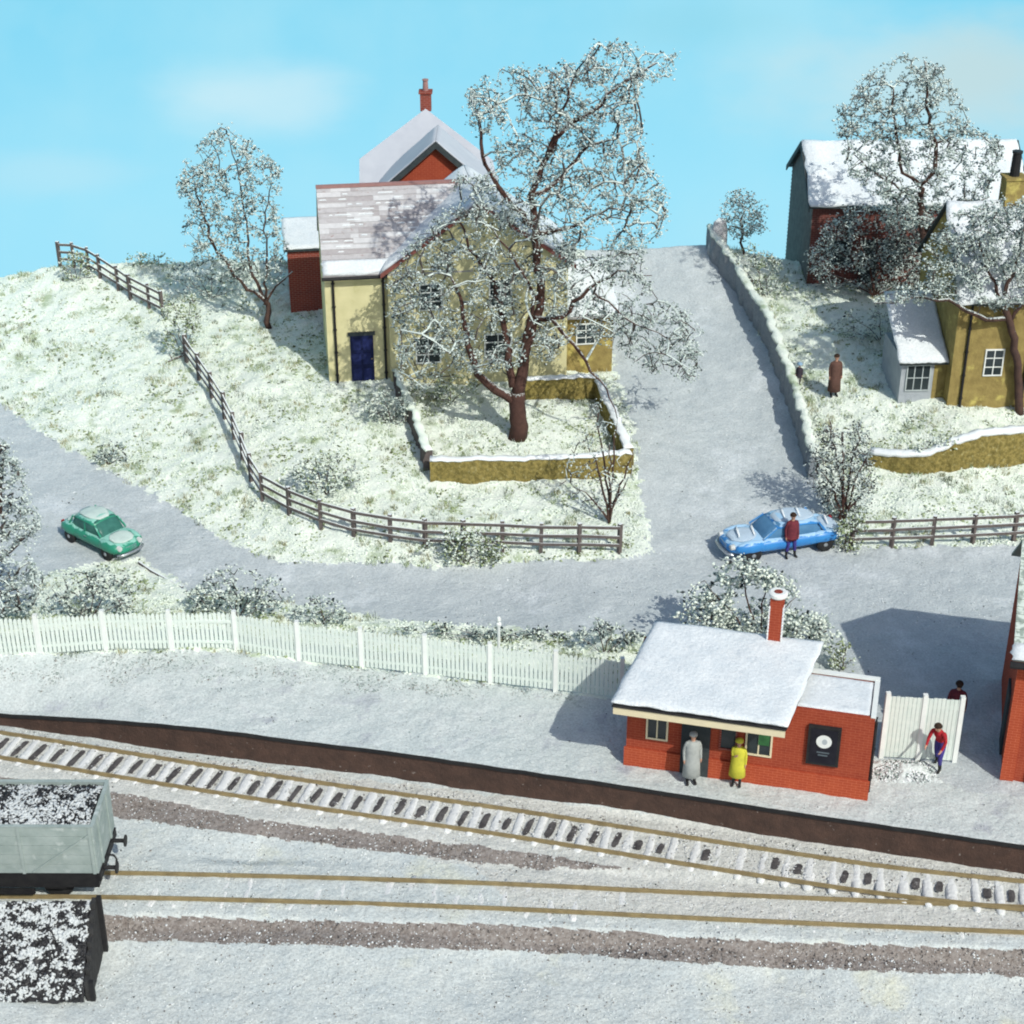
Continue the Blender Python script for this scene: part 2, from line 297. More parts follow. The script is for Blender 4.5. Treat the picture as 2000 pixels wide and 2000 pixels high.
def split_terrain(S_, Y_, Z, classes, names, mats, amp):
    nr, nc = S_.shape; x, y = S_.ravel(), Y_.ravel()
    z = Z + amp*fbm(x, y, .9, 3) + amp*.45*fbm(x, y, 4.0, 9)
    if names[0] == 'snowy_bank': z += bump_bank(x, y, classes(x, y, z))
    idx = np.arange(nr*nc).reshape(nr, nc)
    q = np.stack([idx[:-1, :-1], idx[:-1, 1:], idx[1:, 1:], idx[1:, :-1]], -1).reshape(-1, 4)
    cls = classes(x, y, z); qc = cls[q[:, 0]]; V = np.c_[x, y, z]
    for k, nm in enumerate(names):
        f = q[qc == k]
        if not len(f): continue
        u, inv = np.unique(f, return_inverse=True); me = bpy.data.meshes.new(nm)
        me.from_pydata(V[u].tolist(), [], inv.reshape(-1, 4).tolist()); me.materials.append(M[mats[k]])
        me.polygons.foreach_set('use_smooth', [True]*len(me.polygons))
        o = bpy.data.objects.new(nm, me); COL.objects.link(o); o['kind'] = 'structure'
    return
def bump_bank(x, y, c):
    P = np.c_[x, y, H1(x, y)]; px, py = proj(P); return np.where(c == 0, 1, 0)*(.11*fbm(x, y, .55, 14)+.05*fbm(x, y, 1.6, 15))
def cls1(x, y, z):
    px, py = proj(np.c_[x, y, z]); n1 = fbm(x, y, 1.6, 5)*15+fbm(x, y, 6, 6)*8; n2 = fbm(x, y, 1.3, 8)*8+fbm(x, y, 6, 7)*3
    c = np.zeros(len(x), int); c[inpoly(px+n1, py+n2, ROAD)] = 1; c[inpoly(px+n1, py+n2, PLAT) & (c == 0)] = 2
    return c
s = np.linspace(-.40, .40, 560)
tt = np.linspace(0, 1, 430)
XX = np.empty((430, 560)); YY = np.empty((430, 560))
for j, a in enumerate(s):
    # column in a fan: x = a*(Y+6); start at the platform edge
    ye = 36.0
    for _ in range(12): ye = float(edgeY(a*(ye+6)))
    YY[:, j] = ye+(82-ye)*(tt**1.05); XX[:, j] = a*(YY[:, j]+6)
Z1 = H1(XX.ravel(), YY.ravel())
split_terrain(XX, YY, Z1, cls1, ['snowy_bank', 'road', 'platform'], ['bank', 'road', 'plat'], .035)
def cls2(x, y, z):
    px, py = proj(np.c_[x, y, z]); n2 = fbm(x, y, 1.8, 8)*5
    c = np.zeros(len(x), int)
    c[inpoly(px, py+n2, BED)] = 1
    for b in BAL: c[inpoly(px, py+n2, b)] = 2
    return c
XX2 = np.empty((300, 480)); YY2 = np.empty((300, 480)); s2 = np.linspace(-.42, .42, 480); t2 = np.linspace(0, 1, 300)
for j, a in enumerate(s2):
    ye = 36.0
    for _ in range(12): ye = float(edgeY(a*(ye+6)))
    YY2[:, j] = 25.5+(ye+.12-25.5)*t2; XX2[:, j] = a*(YY2[:, j]+6)
Z2 = H2(XX2.ravel(), YY2.ravel())
split_terrain(XX2, YY2, Z2, cls2, ['siding_ground', 'track_bed', 'ballast_shoulder'], ['front', 'bed', 'ballast'], .03)
# platform facing
mb = MB(); n = 160; xs = np.linspace(EDGE[0, 0], EDGE[-1, 0], n); top = H1(xs, edgeY(xs)+.03); bot = H2(xs, edgeY(xs)-.1)-.15
for i in range(n): 
    y = float(edgeY(xs[i])); w = .03*mnoise.noise((xs[i]*1.5, 0, 0))
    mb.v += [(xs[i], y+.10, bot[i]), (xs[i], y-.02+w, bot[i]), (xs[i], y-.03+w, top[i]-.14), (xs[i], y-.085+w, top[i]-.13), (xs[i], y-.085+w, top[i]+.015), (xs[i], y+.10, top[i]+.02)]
for i in range(n-1):
    for k in range(6):
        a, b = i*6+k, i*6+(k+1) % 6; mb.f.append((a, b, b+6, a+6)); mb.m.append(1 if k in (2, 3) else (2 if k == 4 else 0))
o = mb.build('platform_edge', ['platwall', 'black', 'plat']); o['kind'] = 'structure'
# ------------------------------------------------------------------ fences
def post_rail(name, pxs, label, group, h=1.15, rails=(.35, .68, 1.02), bases=None, pw=.13):
    pts = [gp(*p) for p in pxs]; c = sum(pts, Vector())/len(pts); c.z = min(p.z for p in pts)
    root = empty(name, c, 0, label, 'fence', group)
    for i, p in enumerate(pts):
        q = p-c; lean = Vector((random.uniform(-.03, .03), random.uniform(-.03, .03), 0)); m = MB()
        m.beam(q-Vector((0, 0, .25)), q+lean+Vector((0, 0, h)), pw, pw); m.build('post', 'fence', root)
    for rh in rails:
        for i in range(len(pts)-1):
            a = pts[i]-c+Vector((0, -.07, rh)); b = pts[i+1]-c+Vector((0, -.07, rh+random.uniform(-.02, .02))); m = MB(); m.beam(a, b, .045, .11); m.build('rail', 'fence', root)
    return root
g = 'post and rail fences'
post_rail('post_and_rail_fence', [(112, 486), (140, 503), (168, 512), (190, 526), (224, 548), (247, 564), (282, 582), (308, 596)], 'weathered timber fence climbing the left hill crest against the sky', g)
post_rail('post_and_rail_fence', [(352, 680), (376, 716), (400, 752), (424, 790), (442, 828), (458, 868), (474, 908), (496, 944), (546, 972), (606, 996), (668, 1014), (737, 1026), (803, 1034), (874, 1036), (948, 1038), (1020, 1042), (1092, 1042), (1168, 1044)],
          'long curved timber fence running down the bank and below the walled garden', g)
post_rail('post_and_rail_fence', [(1606, 1032), (1682, 1030), (1758, 1027), (1835, 1024), (1912, 1020), (1990, 1015)], 'straight timber fence to the right of the blue car beside the road junction', g)
# white picket fence
def picket(name, pxs, label, h=1.34, sp=.128, cat='fence', group=None, step=2.1, z=None, flat=False):
    raw = [gp(*p) for p in pxs]; pts = [raw[0]]
    for a, b in zip(raw, raw[1:]):
        n = max(1, round((b-a).length/.25))
        for k in range(1, n+1): pts.append(a.lerp(b, k/n))
    L = [0]
    for a, b in zip(pts, pts[1:]): L.append(L[-1]+(Vector((b.x, b.y))-Vector((a.x, a.y))).length)
    X = [p.x for p in pts]; Y = [p.y for p in pts]
    def at(d): x = np.interp(d, L, X); y = np.interp(d, L, Y); return Vector((x, y, float(H1(x, y)[0])))
    c = at(L[-1]/2); root = empty(name, c, 0, label, cat, group); npan = max(1, round(L[-1]/step)); st = L[-1]/npan
    for i in range(npan+1):
        p = at(i*st)-c; m = MB(); m.beam(p+Vector((0, .03, -.2)), p+Vector((0, .03, h+.10)), .13, .13)
        m.build('post', 'whitep', root)
    for i in range(npan):
        m = MB(); n = int(st/sp)
        for k in range(n):
            d = i*st+(k+.5)*st/n; p = at(d)-c; q = at(d+.05)-c; t = (q-p); t.z = 0; t.normalize(); w = t*.052
            hh = h*(1+random.uniform(-.02, .02)*(.3 if flat else 1)); dp = .004 if flat else .07; f = Vector((-t.y, t.x, 0))*-.012
            pts5 = [p-w+f+Vector((0, 0, .06)), p+w+f+Vector((0, 0, .06)), p+w+f+Vector((0, 0, hh-dp)), p+f+Vector((0, 0, hh)), p-w+f+Vector((0, 0, hh-dp))]
            m.poly_extrude(pts5, -f*1.8)
        for rh in (.3, h-.3): m.beam(at(i*st)-c+Vector((0, .03, rh)), at((i+1)*st)-c+Vector((0, .03, rh)), .05, .09)
        m.build('picket_panel', 'picket', root)
    return root
picket('picket_fence', [(-170, 1244), (0, 1238), (200, 1227), (430, 1225), (700, 1262), (1000, 1298), (1172, 1318)], 'long white picket fence curving behind the platform to the brick station building')
picket('picket_fence', [(1662, 1430), (1730, 1434), (1800, 1438)], 'short tall white boarded fence between the station building and the two people at the right', h=2.12, sp=.1045, step=1.1, flat=True)
# ------------------------------------------------------------------ rough stone walls
def wall(name, path, label, cat='wall', mats=('wallst', 'white'), th=.35, cap=.07, group=None, seg=.22, hz=.05, capw=.015):
    """path: list of (px, py, height) base points in the picture laid on the ground"""
    P = [(gp(a, b), h) for a, b, h in path]; pts = []
    for (a, ha), (b, hb) in zip(P, P[1:]):
        n = max(1, round((b-a).length/seg))
        for k in range(n): pts.append((a.lerp(b, k/n), ha+(hb-ha)*k/n))
    pts.append(P[-1]); c = pts[len(pts)//2][0].copy(); root = empty(name, c, 0, label, cat, group)
    body, sn = [], []
    for i, (p, h) in enumerate(pts):
        a = pts[max(0, i-1)][0]; b = pts[min(len(pts)-1, i+1)][0]; t = Vector((b.x-a.x, b.y-a.y, 0)).normalized(); s_ = Vector((-t.y, t.x, 0)); q = Vector((p.x, p.y, float(H1(p.x, p.y)[0])))-c
        r = [random.uniform(-hz, hz) for _ in range(6)]; hh = h*(1+r[0]*.5)
        body.append([q+s_*(-th/2+r[1])+Vector((0, 0, -.3)), q+s_*(-th/2+r[1]*.7)+Vector((0, 0, hh*.5)), q+s_*(-th/2+.03+r[2])+Vector((0, 0, hh)), q+s_*(th/2-.03+r[3])+Vector((0, 0, hh)), q+s_*(th/2+r[4])+Vector((0, 0, -.3))])
        w = th/2+capw; z0 = hh-.03+r[5]*.4
        sn.append([q+s_*(-w+r[2])+Vector((0, 0, z0)), q+s_*(-w*.75+r[2])+Vector((0, 0, z0+cap*.8)), q+s_*r[5]+Vector((0, 0, z0+cap*1.1)), q+s_*(w*.75+r[3])+Vector((0, 0, z0+cap*.8)), q+s_*(w+r[3])+Vector((0, 0, z0))])
    m = MB(); m.loft(body); m.build('stonework', mats[0], root)
    m = MB(); m.loft(sn); m.build('snow_cap', mats[1], root, smooth=True)
    return root
wall('garden_wall', [(812, 903, .84), (900, 903, .84), (1000, 902, .84), (1100, 898, .84), (1188, 890, .84)], 'low mossy stone wall capped with snow in front of the big tree')
wall('garden_wall', [(1186, 884, .85), (1165, 835, .85), (1146, 790, .85), (1128, 752, .8)], 'snow covered side wall between the tree garden and the steep road')
wall('garden_wall', [(990, 752, .85), (1060, 750, .9), (1126, 746, .85)], 'short ochre wall behind the big tree below the snowy porch')
wall('garden_wall', [(748, 728, .7), (766, 775, .75), (786, 818, .8), (808, 886, .8)], 'snow crusted grey wall running down from the cream house door side', mats=('fence', 'gr_w'), th=.28, cap=.08, hz=.08)
wall('garden_wall', [(1640, 872, .45), (1700, 884, .6), (1750, 888, .75), (1790, 884, 1.1), (1850, 874, 1.25), (1932, 868, 1.3), (2020, 864, 1.3)], 'ochre retaining wall with wavy snow top below the stone cottage', cap=.16, th=.45)
M['roadwall'] = mat('shade_grey_road_wall', (.33, .36, .39), (.25, .28, .31), 5, bump=1, grain=.2)  # dark grey puts the shade of the road-facing side into the wall colour
wall('road_wall', [(1336, 466, 1.0), (1352, 494, 1.1), (1390, 545, 1.1), (1428, 610, 1.1), (1462, 680, 1.1), (1492, 762, 1.1), (1516, 838, 1.1), (1536, 905, .9)], 'long snow covered wall along the right side of the steep road', mats=('roadwall', 'bank'), th=.34, cap=.10, hz=.08)
# standing stone at the top of the road
p = gp(1350, 478); m = MB(); rings = []
for k, (z, rx, ry) in enumerate([(-.3, .42, .35), (.4, .40, .33), (1.0, .36, .30), (1.45, .28, .22), (1.62, .12, .1)]):
    rings.append([Vector((rx*math.cos(a)*(1+.12*math.sin(3*a+k))+.04*k, ry*math.sin(a), z)) for a in [2*math.pi*i/12 for i in range(12)]])
m.loft(rings); M['stone'] = mat('pale_stone', (.46, .46, .47), (.56, .55, .55), 3, bump=.6, snow=.35)
o = m.build('boulder', 'stone', None, smooth=True); o.location = p; tag(o, 'tall rounded pale stone at the top of the steep road against the sky', 'boulder')
# ------------------------------------------------------------------ buildings
def wallbox(x0, x1, y0, y1, z0, z1): return MB().box(x0, x1, y0, y1, z0, z1)
def gable_wall(x0, x1, y0, y1, z0, ze, zr, axis='y'):
    """solid walls with gables; axis is the direction of the ridge"""
    m = MB()
    if axis == 'y': xm = (x0+x1)/2; m.poly_extrude([(x0, y0, z0), (x1, y0, z0), (x1, y0, ze), (xm, y0, zr), (x0, y0, ze)], (0, y1-y0, 0))
    else: ym = (y0+y1)/2; m.poly_extrude([(x0, y0, z0), (x0, y1, z0), (x0, y1, ze), (x0, ym, zr), (x0, y0, ze)], (x1-x0, 0, 0))
    return m
def slab(a, b, c, d, t):   # a,b,c,d: corners of the underside plane, t thickness upward
    a, b, c, d = map(Vector, (a, b, c, d)); n = (b-a).cross(d-a).normalized()
    if n.z < 0: n = -n
    return MB().poly_extrude([a, b, c, d], n*t)
def rough_slab(a, b, c, d, t, nu=24, nv=16, amp=.03, lip=.05):
    """snow blanket: bumpy sheet over the quad a-b (eaves) d-c (ridge)"""
    a, b, c, d = map(Vector, (a, b, c, d)); n = (b-a).cross(d-a).normalized()
    if n.z < 0: n = -n
    m = MB(); top = []; bot = []; sd = random.random()*50
    for j in range(nv+1):
        for i in range(nu+1):
            u, v = i/nu, j/nv; e = min(u, 1-u, v, 1-v); w = lip*(mnoise.noise((u*9+sd, v*7, 0)))
            p = (a.lerp(b, u)).lerp(d.lerp(c, u), v)
            if e == 0: 
                p = p+(b-a).normalized()*w*(1 if u in (0, 1) else 0)+(d-a).normalized()*w*(1 if v == 0 else 0)
            k = t*min(1, .45+e*14)+amp*mnoise.noise((u*5*(b-a).length/4+sd, v*5, 1.3))
            top.append(p+n*k); bot.append(p)
    N = (nu+1)*(nv+1); m.v = [tuple(v) for v in top+bot]
    for j in range(nv):
        for i in range(nu):
            q = j*(nu+1)+i; m.f.append((q, q+1, q+nu+2, q+nu+1)); m.f.append((N+q, N+q+nu+1, N+q+nu+2, N+q+1)); m.m += [0, 0]
    bd = [i for i in range(nu+1)]+[j*(nu+1)+nu for j in range(1, nv+1)]+[nv*(nu+1)+i for i in range(nu-1, -1, -1)]+[j*(nu+1) for j in range(nv-1, 0, -1)]
    for i in range(len(bd)): q, r = bd[i], bd[(i+1) % len(bd)]; m.f.append((q, N+q, N+r, r)); m.m.append(0)
    return m
def window(root, x, z, w, h, y=0.0, nx=2, nz=3, frame='whitep', name='window', out=-1, T=None):
    """window in a wall facing -y at local y; glass slightly proud of the wall, frame prouder"""
    f = MB(); t = .05
    Y0, Y1 = y-.055, y+.01
    f.box(x, x+t, Y0, Y1, z, z+h, T=T); f.box(x+w-t, x+w, Y0, Y1, z, z+h, T=T); f.box(x+t, x+w-t, Y0, Y1, z, z+t, T=T); f.box(x+t, x+w-t, Y0, Y1, z+h-t, z+h, T=T)
    for i in range(1, nx): c = x+w*i/nx; f.box(c-.018, c+.018, Y0+.012, Y1, z+t, z+h-t, T=T)
    for j in range(1, nz): c = z+h*j/nz; f.box(x+t, x+w-t, Y0+.015, Y1, c-.018, c+.018, T=T)
    o = f.build(name, frame, root); g_ = MB().box(x+t*.6, x+w-t*.6, y-.025, y+.012, z+t*.6, z+h-t*.6, T=T).build('glass', 'glass', o)
    return o
def pipe(root, x, y, z0, z1, r=.05):
    m = MB(); m.tube([(x, y, z0), (x, y, z1-.12), (x, y+.08, z1)], r, 8)
    k = z0+.5
    while k < z1-.2: m.tube([(x, y, k-.03), (x, y, k+.03)], r*1.45, 8); k += .95
    return m.build('downpipe', 'black', root)
# --- cream house
YH = gp(738, 724); YHr = math.radians(8)
yh = empty('cream_house', YH, YHr, 'cream two storey house with blue door and tiled side wing behind the big tree', 'house')
W = 7.0; D = 4.5; ZE = 4.75; ZR = 7.2
gable_wall(0, W, 0, D, -1.6, ZE, ZR).build('wall', 'yellow', yh)
LW = -2.40; LD = 5.0; LZR = 7.15
gable_wall(LW, -.002, .30, .30+LD, -1.2, 4.72, LZR-.05, 'x').build('side_wing_wall', 'yellow', yh)
# main wing roof: two slopes, tiled, snow
sl = (ZR-ZE)/(W/2)
rf = MB()
for sgn in (-1, 1):
    xe = W/2+sgn*(W/2+.28); ze = ZE-.28*sl
    rf.poly_extrude([(W/2, -.22, ZR), (xe, -.22, ze), (xe, D+.1, ze), (W/2, D+.1, ZR)], (0, 0, .10))
main_roof = rf.build('roof', 'tile', yh)
for sgn in (-1, 1):
    xe = W/2+sgn*(W/2+.26); ze = ZE-.26*sl
    rough_slab((xe, -.18, ze+.11), (xe, D, ze+.11), (W/2, D, ZR+.11), (W/2, -.18, ZR+.11), .09, amp=.05).build('snow_cover', 'roofsnow', main_roof, smooth=True)
bb = MB()
for sgn in (-1, 1):
    xe = W/2+sgn*(W/2+.28); ze = ZE-.28*sl
    bb.poly_extrude([(W/2, -.26, ZR-.08), (xe, -.26, ze-.08), (xe, -.26, ze+.10), (W/2, -.26, ZR+.10)], (0, .04, 0))
M['verge'] = mat('red_brown_verge', (.24, .09, .075), (.17, .065, .055))
bb.build('bargeboard', 'verge', yh)
# side wing roof in stepped tile courses
ym = .30+LD/2; e0 = (.30-.26, 4.52); e1 = (ym, LZR); n = 17; rf = MB()
x0, x1 = LW-.05, 3.3
for k in range(n):
    a = k/n; b = (k+1)/n; y0, z0 = e0[0]+(e1[0]-e0[0])*a, e0[1]+(e1[1]-e0[1])*a; y1, z1 = e0[0]+(e1[0]-e0[0])*b, e0[1]+(e1[1]-e0[1])*b
    x = x0
    while x < x1-.01:
        e = min(x1, x+random.uniform(.2, 1.3)); e = x1 if x1-e < .15 else e; j = random.uniform(-.012, .012)
        rf.poly_extrude([(x, y0, z0+.01), (e, y0, z0+.01), (e, y1+.03, z1+.01), (x, y1+.03, z1+.01)], (0, -.025+j, .055), random.choices((0, 1, 2), (.55, .3, .15))[0])
        x = e
    rf.box(x0+.01, x1-.01, y0-.042, y0-.03, z0-.03, z0+.03, 2)  # dark strip under each course lip, its shade line put in as colour
rf.poly_extrude([(x0, 2*ym-e0[0], e0[1]), (x1, 2*ym-e0[0], e0[1]), (x1, ym, LZR+.02), (x0, ym, LZR+.02)], (0, 0, .06), 0)
# thin streaks of snow lying on the lower edge of the courses
st = rf
for k in range(1, n-1):
    x = x0+.05
    while x < x1-.1:
        l = random.uniform(.15, .8); a = (k+.25)/n; y0, z0 = e0[0]+(e1[0]-e0[0])*a, e0[1]+(e1[1]-e0[1])*a
        if random.random() < .34: st.poly_extrude([(x, y0, z0+.075), (min(x+l, x1), y0, z0+.075), (min(x+l, x1)-.05, y0+.035, z0+.11), (x+.06, y0+.035, z0+.11)], (0, -.012, .016), 3)
        x += l+random.uniform(.02, .25)
sr = rf.build('side_wing_roof', ['tile', 'tile2', 'tile3', 'roofsnow'], yh)
MB().box(x0-.02, x1, ym-.09, ym+.09, LZR+.02, LZR+.13).build('ridge_tiles', 'ridge', sr)
rough_slab((x0, e0[0]-.03, e0[1]+.07), (x1, e0[0]-.03, e0[1]+.07), (x1, e0[0]+.42, e0[1]+.07+.44), (x0, e0[0]+.42, e0[1]+.07+.44), .05, 26, 5, .03, .14).build('eaves_snow', 'roofsnow', sr, smooth=True)

MB().tube([(LW-.1, -.03, 4.47), (0, -.03, 4.47)], .075, 8).build('gutter', 'black', yh)
pipe(yh, LW+.32, .22, -.1, 4.42); pipe(yh, -.16, .22, -.1, 4.42)
d = MB().box(LW+.88, LW+1.78, .245, .33, -.1, 2.0).build('door', 'blued', yh)
pm = MB()
for zz in (.1, .75, 1.35):
    for xx in (LW+.98, LW+1.37): pm.box(xx, xx+.3, .228, .246, zz+.05, zz+.5)
pm.build('door_panels', mat('blue_panel', (.02, .028, .11), (.014, .02, .08), rough=.5), d)
MB().lathe([(0.0, 0), (.035, .0), (.035, .04), (0.0, .04)], 8, (0, 0, 0)).build('door_handle', 'rail', d).location = (LW+1.70, .21, 1.0)
MB().box(LW+.80, LW+1.86, .22, .30, 2.0, 2.14).build('lintel', 'dark', yh)
window(yh, 1.2, 3.0, .9, 1.1); window(yh, 3.9, 3.0, .9, 1.1); window(yh, 3.7, .8, 1.1, 1.1); window(yh, 1.0, .8, 1.0, 1.1)
# lean-to porch on the right side with snowy roof
MB().box(W, W+2.0, .8, 3.6, -1.4, 2.3).build('porch_wall', 'ochre', yh)
pr = slab((W-.02, .5, 2.1), (W+2.2, .5, 2.1), (W+2.2, 3.7, 3.3), (W-.02, 3.7, 3.3), .09).build('porch_roof', 'tile', yh)
rough_slab((W, .47, 2.21), (W+2.22, .47, 2.21), (W+2.22, 3.7, 3.42), (W, 3.7, 3.42), .10).build('snow_cover', 'roofsnow', pr, smooth=True)
window(yh, W+.5, .9, .8, .9, y=.8)
# --- brick house behind
def wpt(px, py, Y): return Vector(atY(px, py, Y))
g0 = wpt(740, 340, 70.6); g1 = wpt(822, 268, 70.6)
bh = empty('brick_house', (g1.x, 70.6, 3.0), 0, 'tall house with red brick gable and pale pointed rear gable, rising behind the cream house', 'house')
hw = 2.15; zr = g1.z-3.0; slp = (g1.z-g0.z)/(g1.x-g0.x)
gable_wall(-hw, hw, 0, 2.4, -3, zr-hw*slp-.1, zr-.1).build('wall', 'brick', bh)
rf = MB()
for sgn in (-1, 1):
    xe = sgn*(hw+.45); rf.poly_extrude([(0, -.25, zr-.02), (xe, -.25, zr-.02-(hw+.45)*slp), (xe, 2.3, zr-.02-(hw+.45)*slp), (0, 2.3, zr-.02)], (0, 0, .10))
r_ = rf.build('roof', 'dark', bh)
for sgn in (-1, 1):
    xe = sgn*(hw+.42); rough_slab((xe, -.2, zr+.09-(hw+.42)*slp), (xe, 2.3, zr+.09-(hw+.42)*slp), (0, 2.3, zr+.09), (0, -.2, zr+.09), .04).build('snow_cover', 'pale', r_, smooth=True)
bb = MB()
for sgn in (-1, 1):
    xe = sgn*(hw+.5); bb.poly_extrude([(0, -.30, zr-.20), (xe, -.30, zr-.20-(hw+.5)*slp), (xe, -.30, zr+.07-(hw+.5)*slp), (0, -.30, zr+.07)], (0, .05, 0))
bb.build('bargeboard', 'dark', bh)
a = wpt(803, 205, 75.5); b = wpt(678, 306, 75.5); b2 = wpt(930, 300, 75.5); ox = g1.x
pa_ = np.array(a); pb_ = np.array(wpt(803, 345, 71.8)); nrm = np.cross(pa_-pb_, np.array([1.0, 0, 0]))
def onp(px, py):
    rr = ray(px, py); k = ((pa_-CP) @ nrm)/(rr @ nrm); q = CP+rr*k; return (q[0]-ox, q[1]-70.6, q[2]-3)
m = MB(); m.poly_extrude([onp(678, 352), onp(940, 352), onp(930, 302), onp(803, 205), onp(678, 300)], (0, .25, -.12)); m.build('rear_roof', 'pale', bh)
m = MB(); q1 = onp(684, 350); q2 = onp(925, 350); m.box(q1[0], q2[0], q1[1]+.35, q1[1]+3, -3, q1[2]); m.build('rear_wall', 'brickd', bh)
m = MB(); cx = a.x-ox; m.box(cx-.24, cx+.24, 5.0, 5.45, a.z-3-.15, a.z-3+.62); m.box(cx-.30, cx+.30, 4.94, 5.51, a.z-3+.621, a.z-3+.72); ch = m.build('chimney', 'brickd', bh)
MB().lathe([(.13, 0), (.11, .42), (.14, .45), (.14, .5)], 10, (cx, 5.22, a.z-3+.72)).build('chimney_pot', 'ridge', ch)
# --- small brick outbuilding at the left
p = gp(549, 590); ob = empty('brick_outbuilding', p, math.radians(8), 'small red brick outbuilding with a plain snowy roof, left of the cream house', 'outbuilding')
MB().box(0, 2.6, 0, 2.6, -.6, 2.75).build('wall', 'brickd', ob)
s_ = slab((-.12, -.12, 2.75), (2.7, -.12, 2.75), (2.7, 2.7, 3.2), (-.12, 2.7, 3.2), .1).build('roof', 'dark', ob)
rough_slab((-.14, -.15, 2.86), (2.7, -.15, 2.86), (2.7, 2.6, 3.32), (-.14, 2.6, 3.32), .10).build('snow_cover', 'roofsnow', s_, smooth=True)
# --- dark barn, right
p = gp(1522, 536); bn = empty('barn', p, math.radians(1), 'barn with grey weatherboard gable end, brick front and deep snow on its roof', 'barn')
L = 9.2; D = 5.4; ZE = 3.75; ZR = 5.5
gable_wall(0, L, 0, D, -2.2, ZE, ZR, 'x').build('wall', 'brickb', bn)
wb = MB(); zz = -2
while zz < ZR-.1:
    y0, y1 = (0, D) if zz < ZE-.18 else ((zz+.18-ZE)/(ZR-ZE)*D/2, D-(zz+.18-ZE)/(ZR-ZE)*D/2)
    if y1-y0 > .2: wb.poly_extrude([(-.05, y0, zz), (-.02, y0, zz+.17), (-.004, y0, zz+.17), (-.004, y0, zz)], (0, y1-y0, 0))
    zz += .18
wb.build('weatherboarding', 'board', bn)
rf = MB(); sl = (ZR-ZE)/(D/2)
rf.poly_extrude([(-.22, -.35, ZE-.35*sl), (L+.1, -.35, ZE-.35*sl), (L+.1, D/2, ZR), (-.22, D/2, ZR)], (0, 0, .1))
rf.poly_extrude([(-.22, D+.35, ZE-.35*sl), (L+.1, D+.35, ZE-.35*sl), (L+.1, D/2, ZR), (-.22, D/2, ZR)], (0, 0, .1))
r_ = rf.build('roof', 'dark', bn)
rough_slab((-.2, -.38, ZE-.38*sl+.11), (L, -.38, ZE-.38*sl+.11), (L, D/2, ZR+.11), (-.2, D/2, ZR+.11), .12, 60, 24, .10, .12).build('snow_cover', 'roofsnow', r_, smooth=True)
bb = MB()
for a_, b_ in ((-.36, D/2), (D+.36, D/2)): bb.poly_extrude([(-.26, a_, ZE-.36*sl-.14), (-.26, b_, ZR-.14), (-.26, b_, ZR+.1), (-.26, a_, ZE-.36*sl+.1)], (.05, 0, 0))
bb.build('bargeboard', 'dark', bn)
for xx in (.9, 3.2, 5.6): window(bn, xx, .9, .9, 1.1, nx=2, nz=2, frame='dark')
MB().box(2.2, 2.95, -.05, .02, -.1, 2.0).build('door', 'dark', bn)
# --- ochre cottage, right edge
p = gp(1786, 768); ct = empty('stone_cottage', p, math.radians(3), 'ochre stone cottage with snowy roof, white window and lean-to at the right edge', 'cottage')
L = 5.6; D = 5.4; ZE = 4.55; ZR = 7.2
gable_wall(0, L, 0, D, -.8, ZE, ZR, 'x').build('wall', 'ochre', ct)
sl = (ZR-ZE)/(D/2); rf = MB()
rf.poly_extrude([(-.15, -.3, ZE-.3*sl), (L+.1, -.3, ZE-.3*sl), (L+.1, D/2, ZR), (-.15, D/2, ZR)], (0, 0, .1))
rf.poly_extrude([(-.15, D+.3, ZE-.3*sl), (L+.1, D+.3, ZE-.3*sl), (L+.1, D/2, ZR), (-.15, D/2, ZR)], (0, 0, .1))
r_ = rf.build('roof', 'dark', ct)
rough_slab((-.16, -.34, ZE-.34*sl+.11), (L, -.34, ZE-.34*sl+.11), (L, D/2, ZR+.11), (-.16, D/2, ZR+.11), .10, 40, 24, .08, .10).build('snow_cover', 'roofsnow', r_, smooth=True)
pipe(ct, .48, -.07, -.1, ZE-.3); pipe(ct, 2.86, -.07, -.1, ZE-.3)
window(ct, 1.22, 1.28, .74, 1.1, nx=2, nz=3)
m = MB(); m.box(1.98, 2.72, D/2-.35, D/2+.35, ZR-.35, ZR+1.0); m.box(1.93, 2.77, D/2-.40, D/2+.40, ZR+1.001, ZR+1.09); ch = m.build('chimney', 'ochre', ct)
MB().lathe([(.19, 0), (.17, .85), (.2, .88), (.2, .95)], 12, (2.35, D/2, ZR+1.09)).build('chimney_pot', 'black', ch)
MB().box(-1.75, -.002, .6, 3.4, -.6, 1.75).build('lean_to_wall', mat('grey_render', (.42, .45, .47), (.34, .37, .40), 3, bump=.5), ct)
MB().box(-.48, -.004, .592, .598, -.6, 1.7).build('lean_to_stonework', 'ochre', ct)
lr = slab((-1.9, .35, 1.62), (-.01, .35, 1.62), (-.01, 3.5, 3.3), (-1.9, 3.5, 3.3), .09).build('lean_to_roof', 'dark', ct)
rough_slab((-1.95, .3, 1.72), (-.02, .3, 1.72), (-.02, 3.5, 3.42), (-1.95, 3.5, 3.42), .10).build('snow_cover', 'roofsnow', lr, smooth=True)
window(ct, -1.55, .45, .95, 1.1, y=.6, nx=3, nz=2, frame=mat('grey_frame', (.45, .5, .5)))
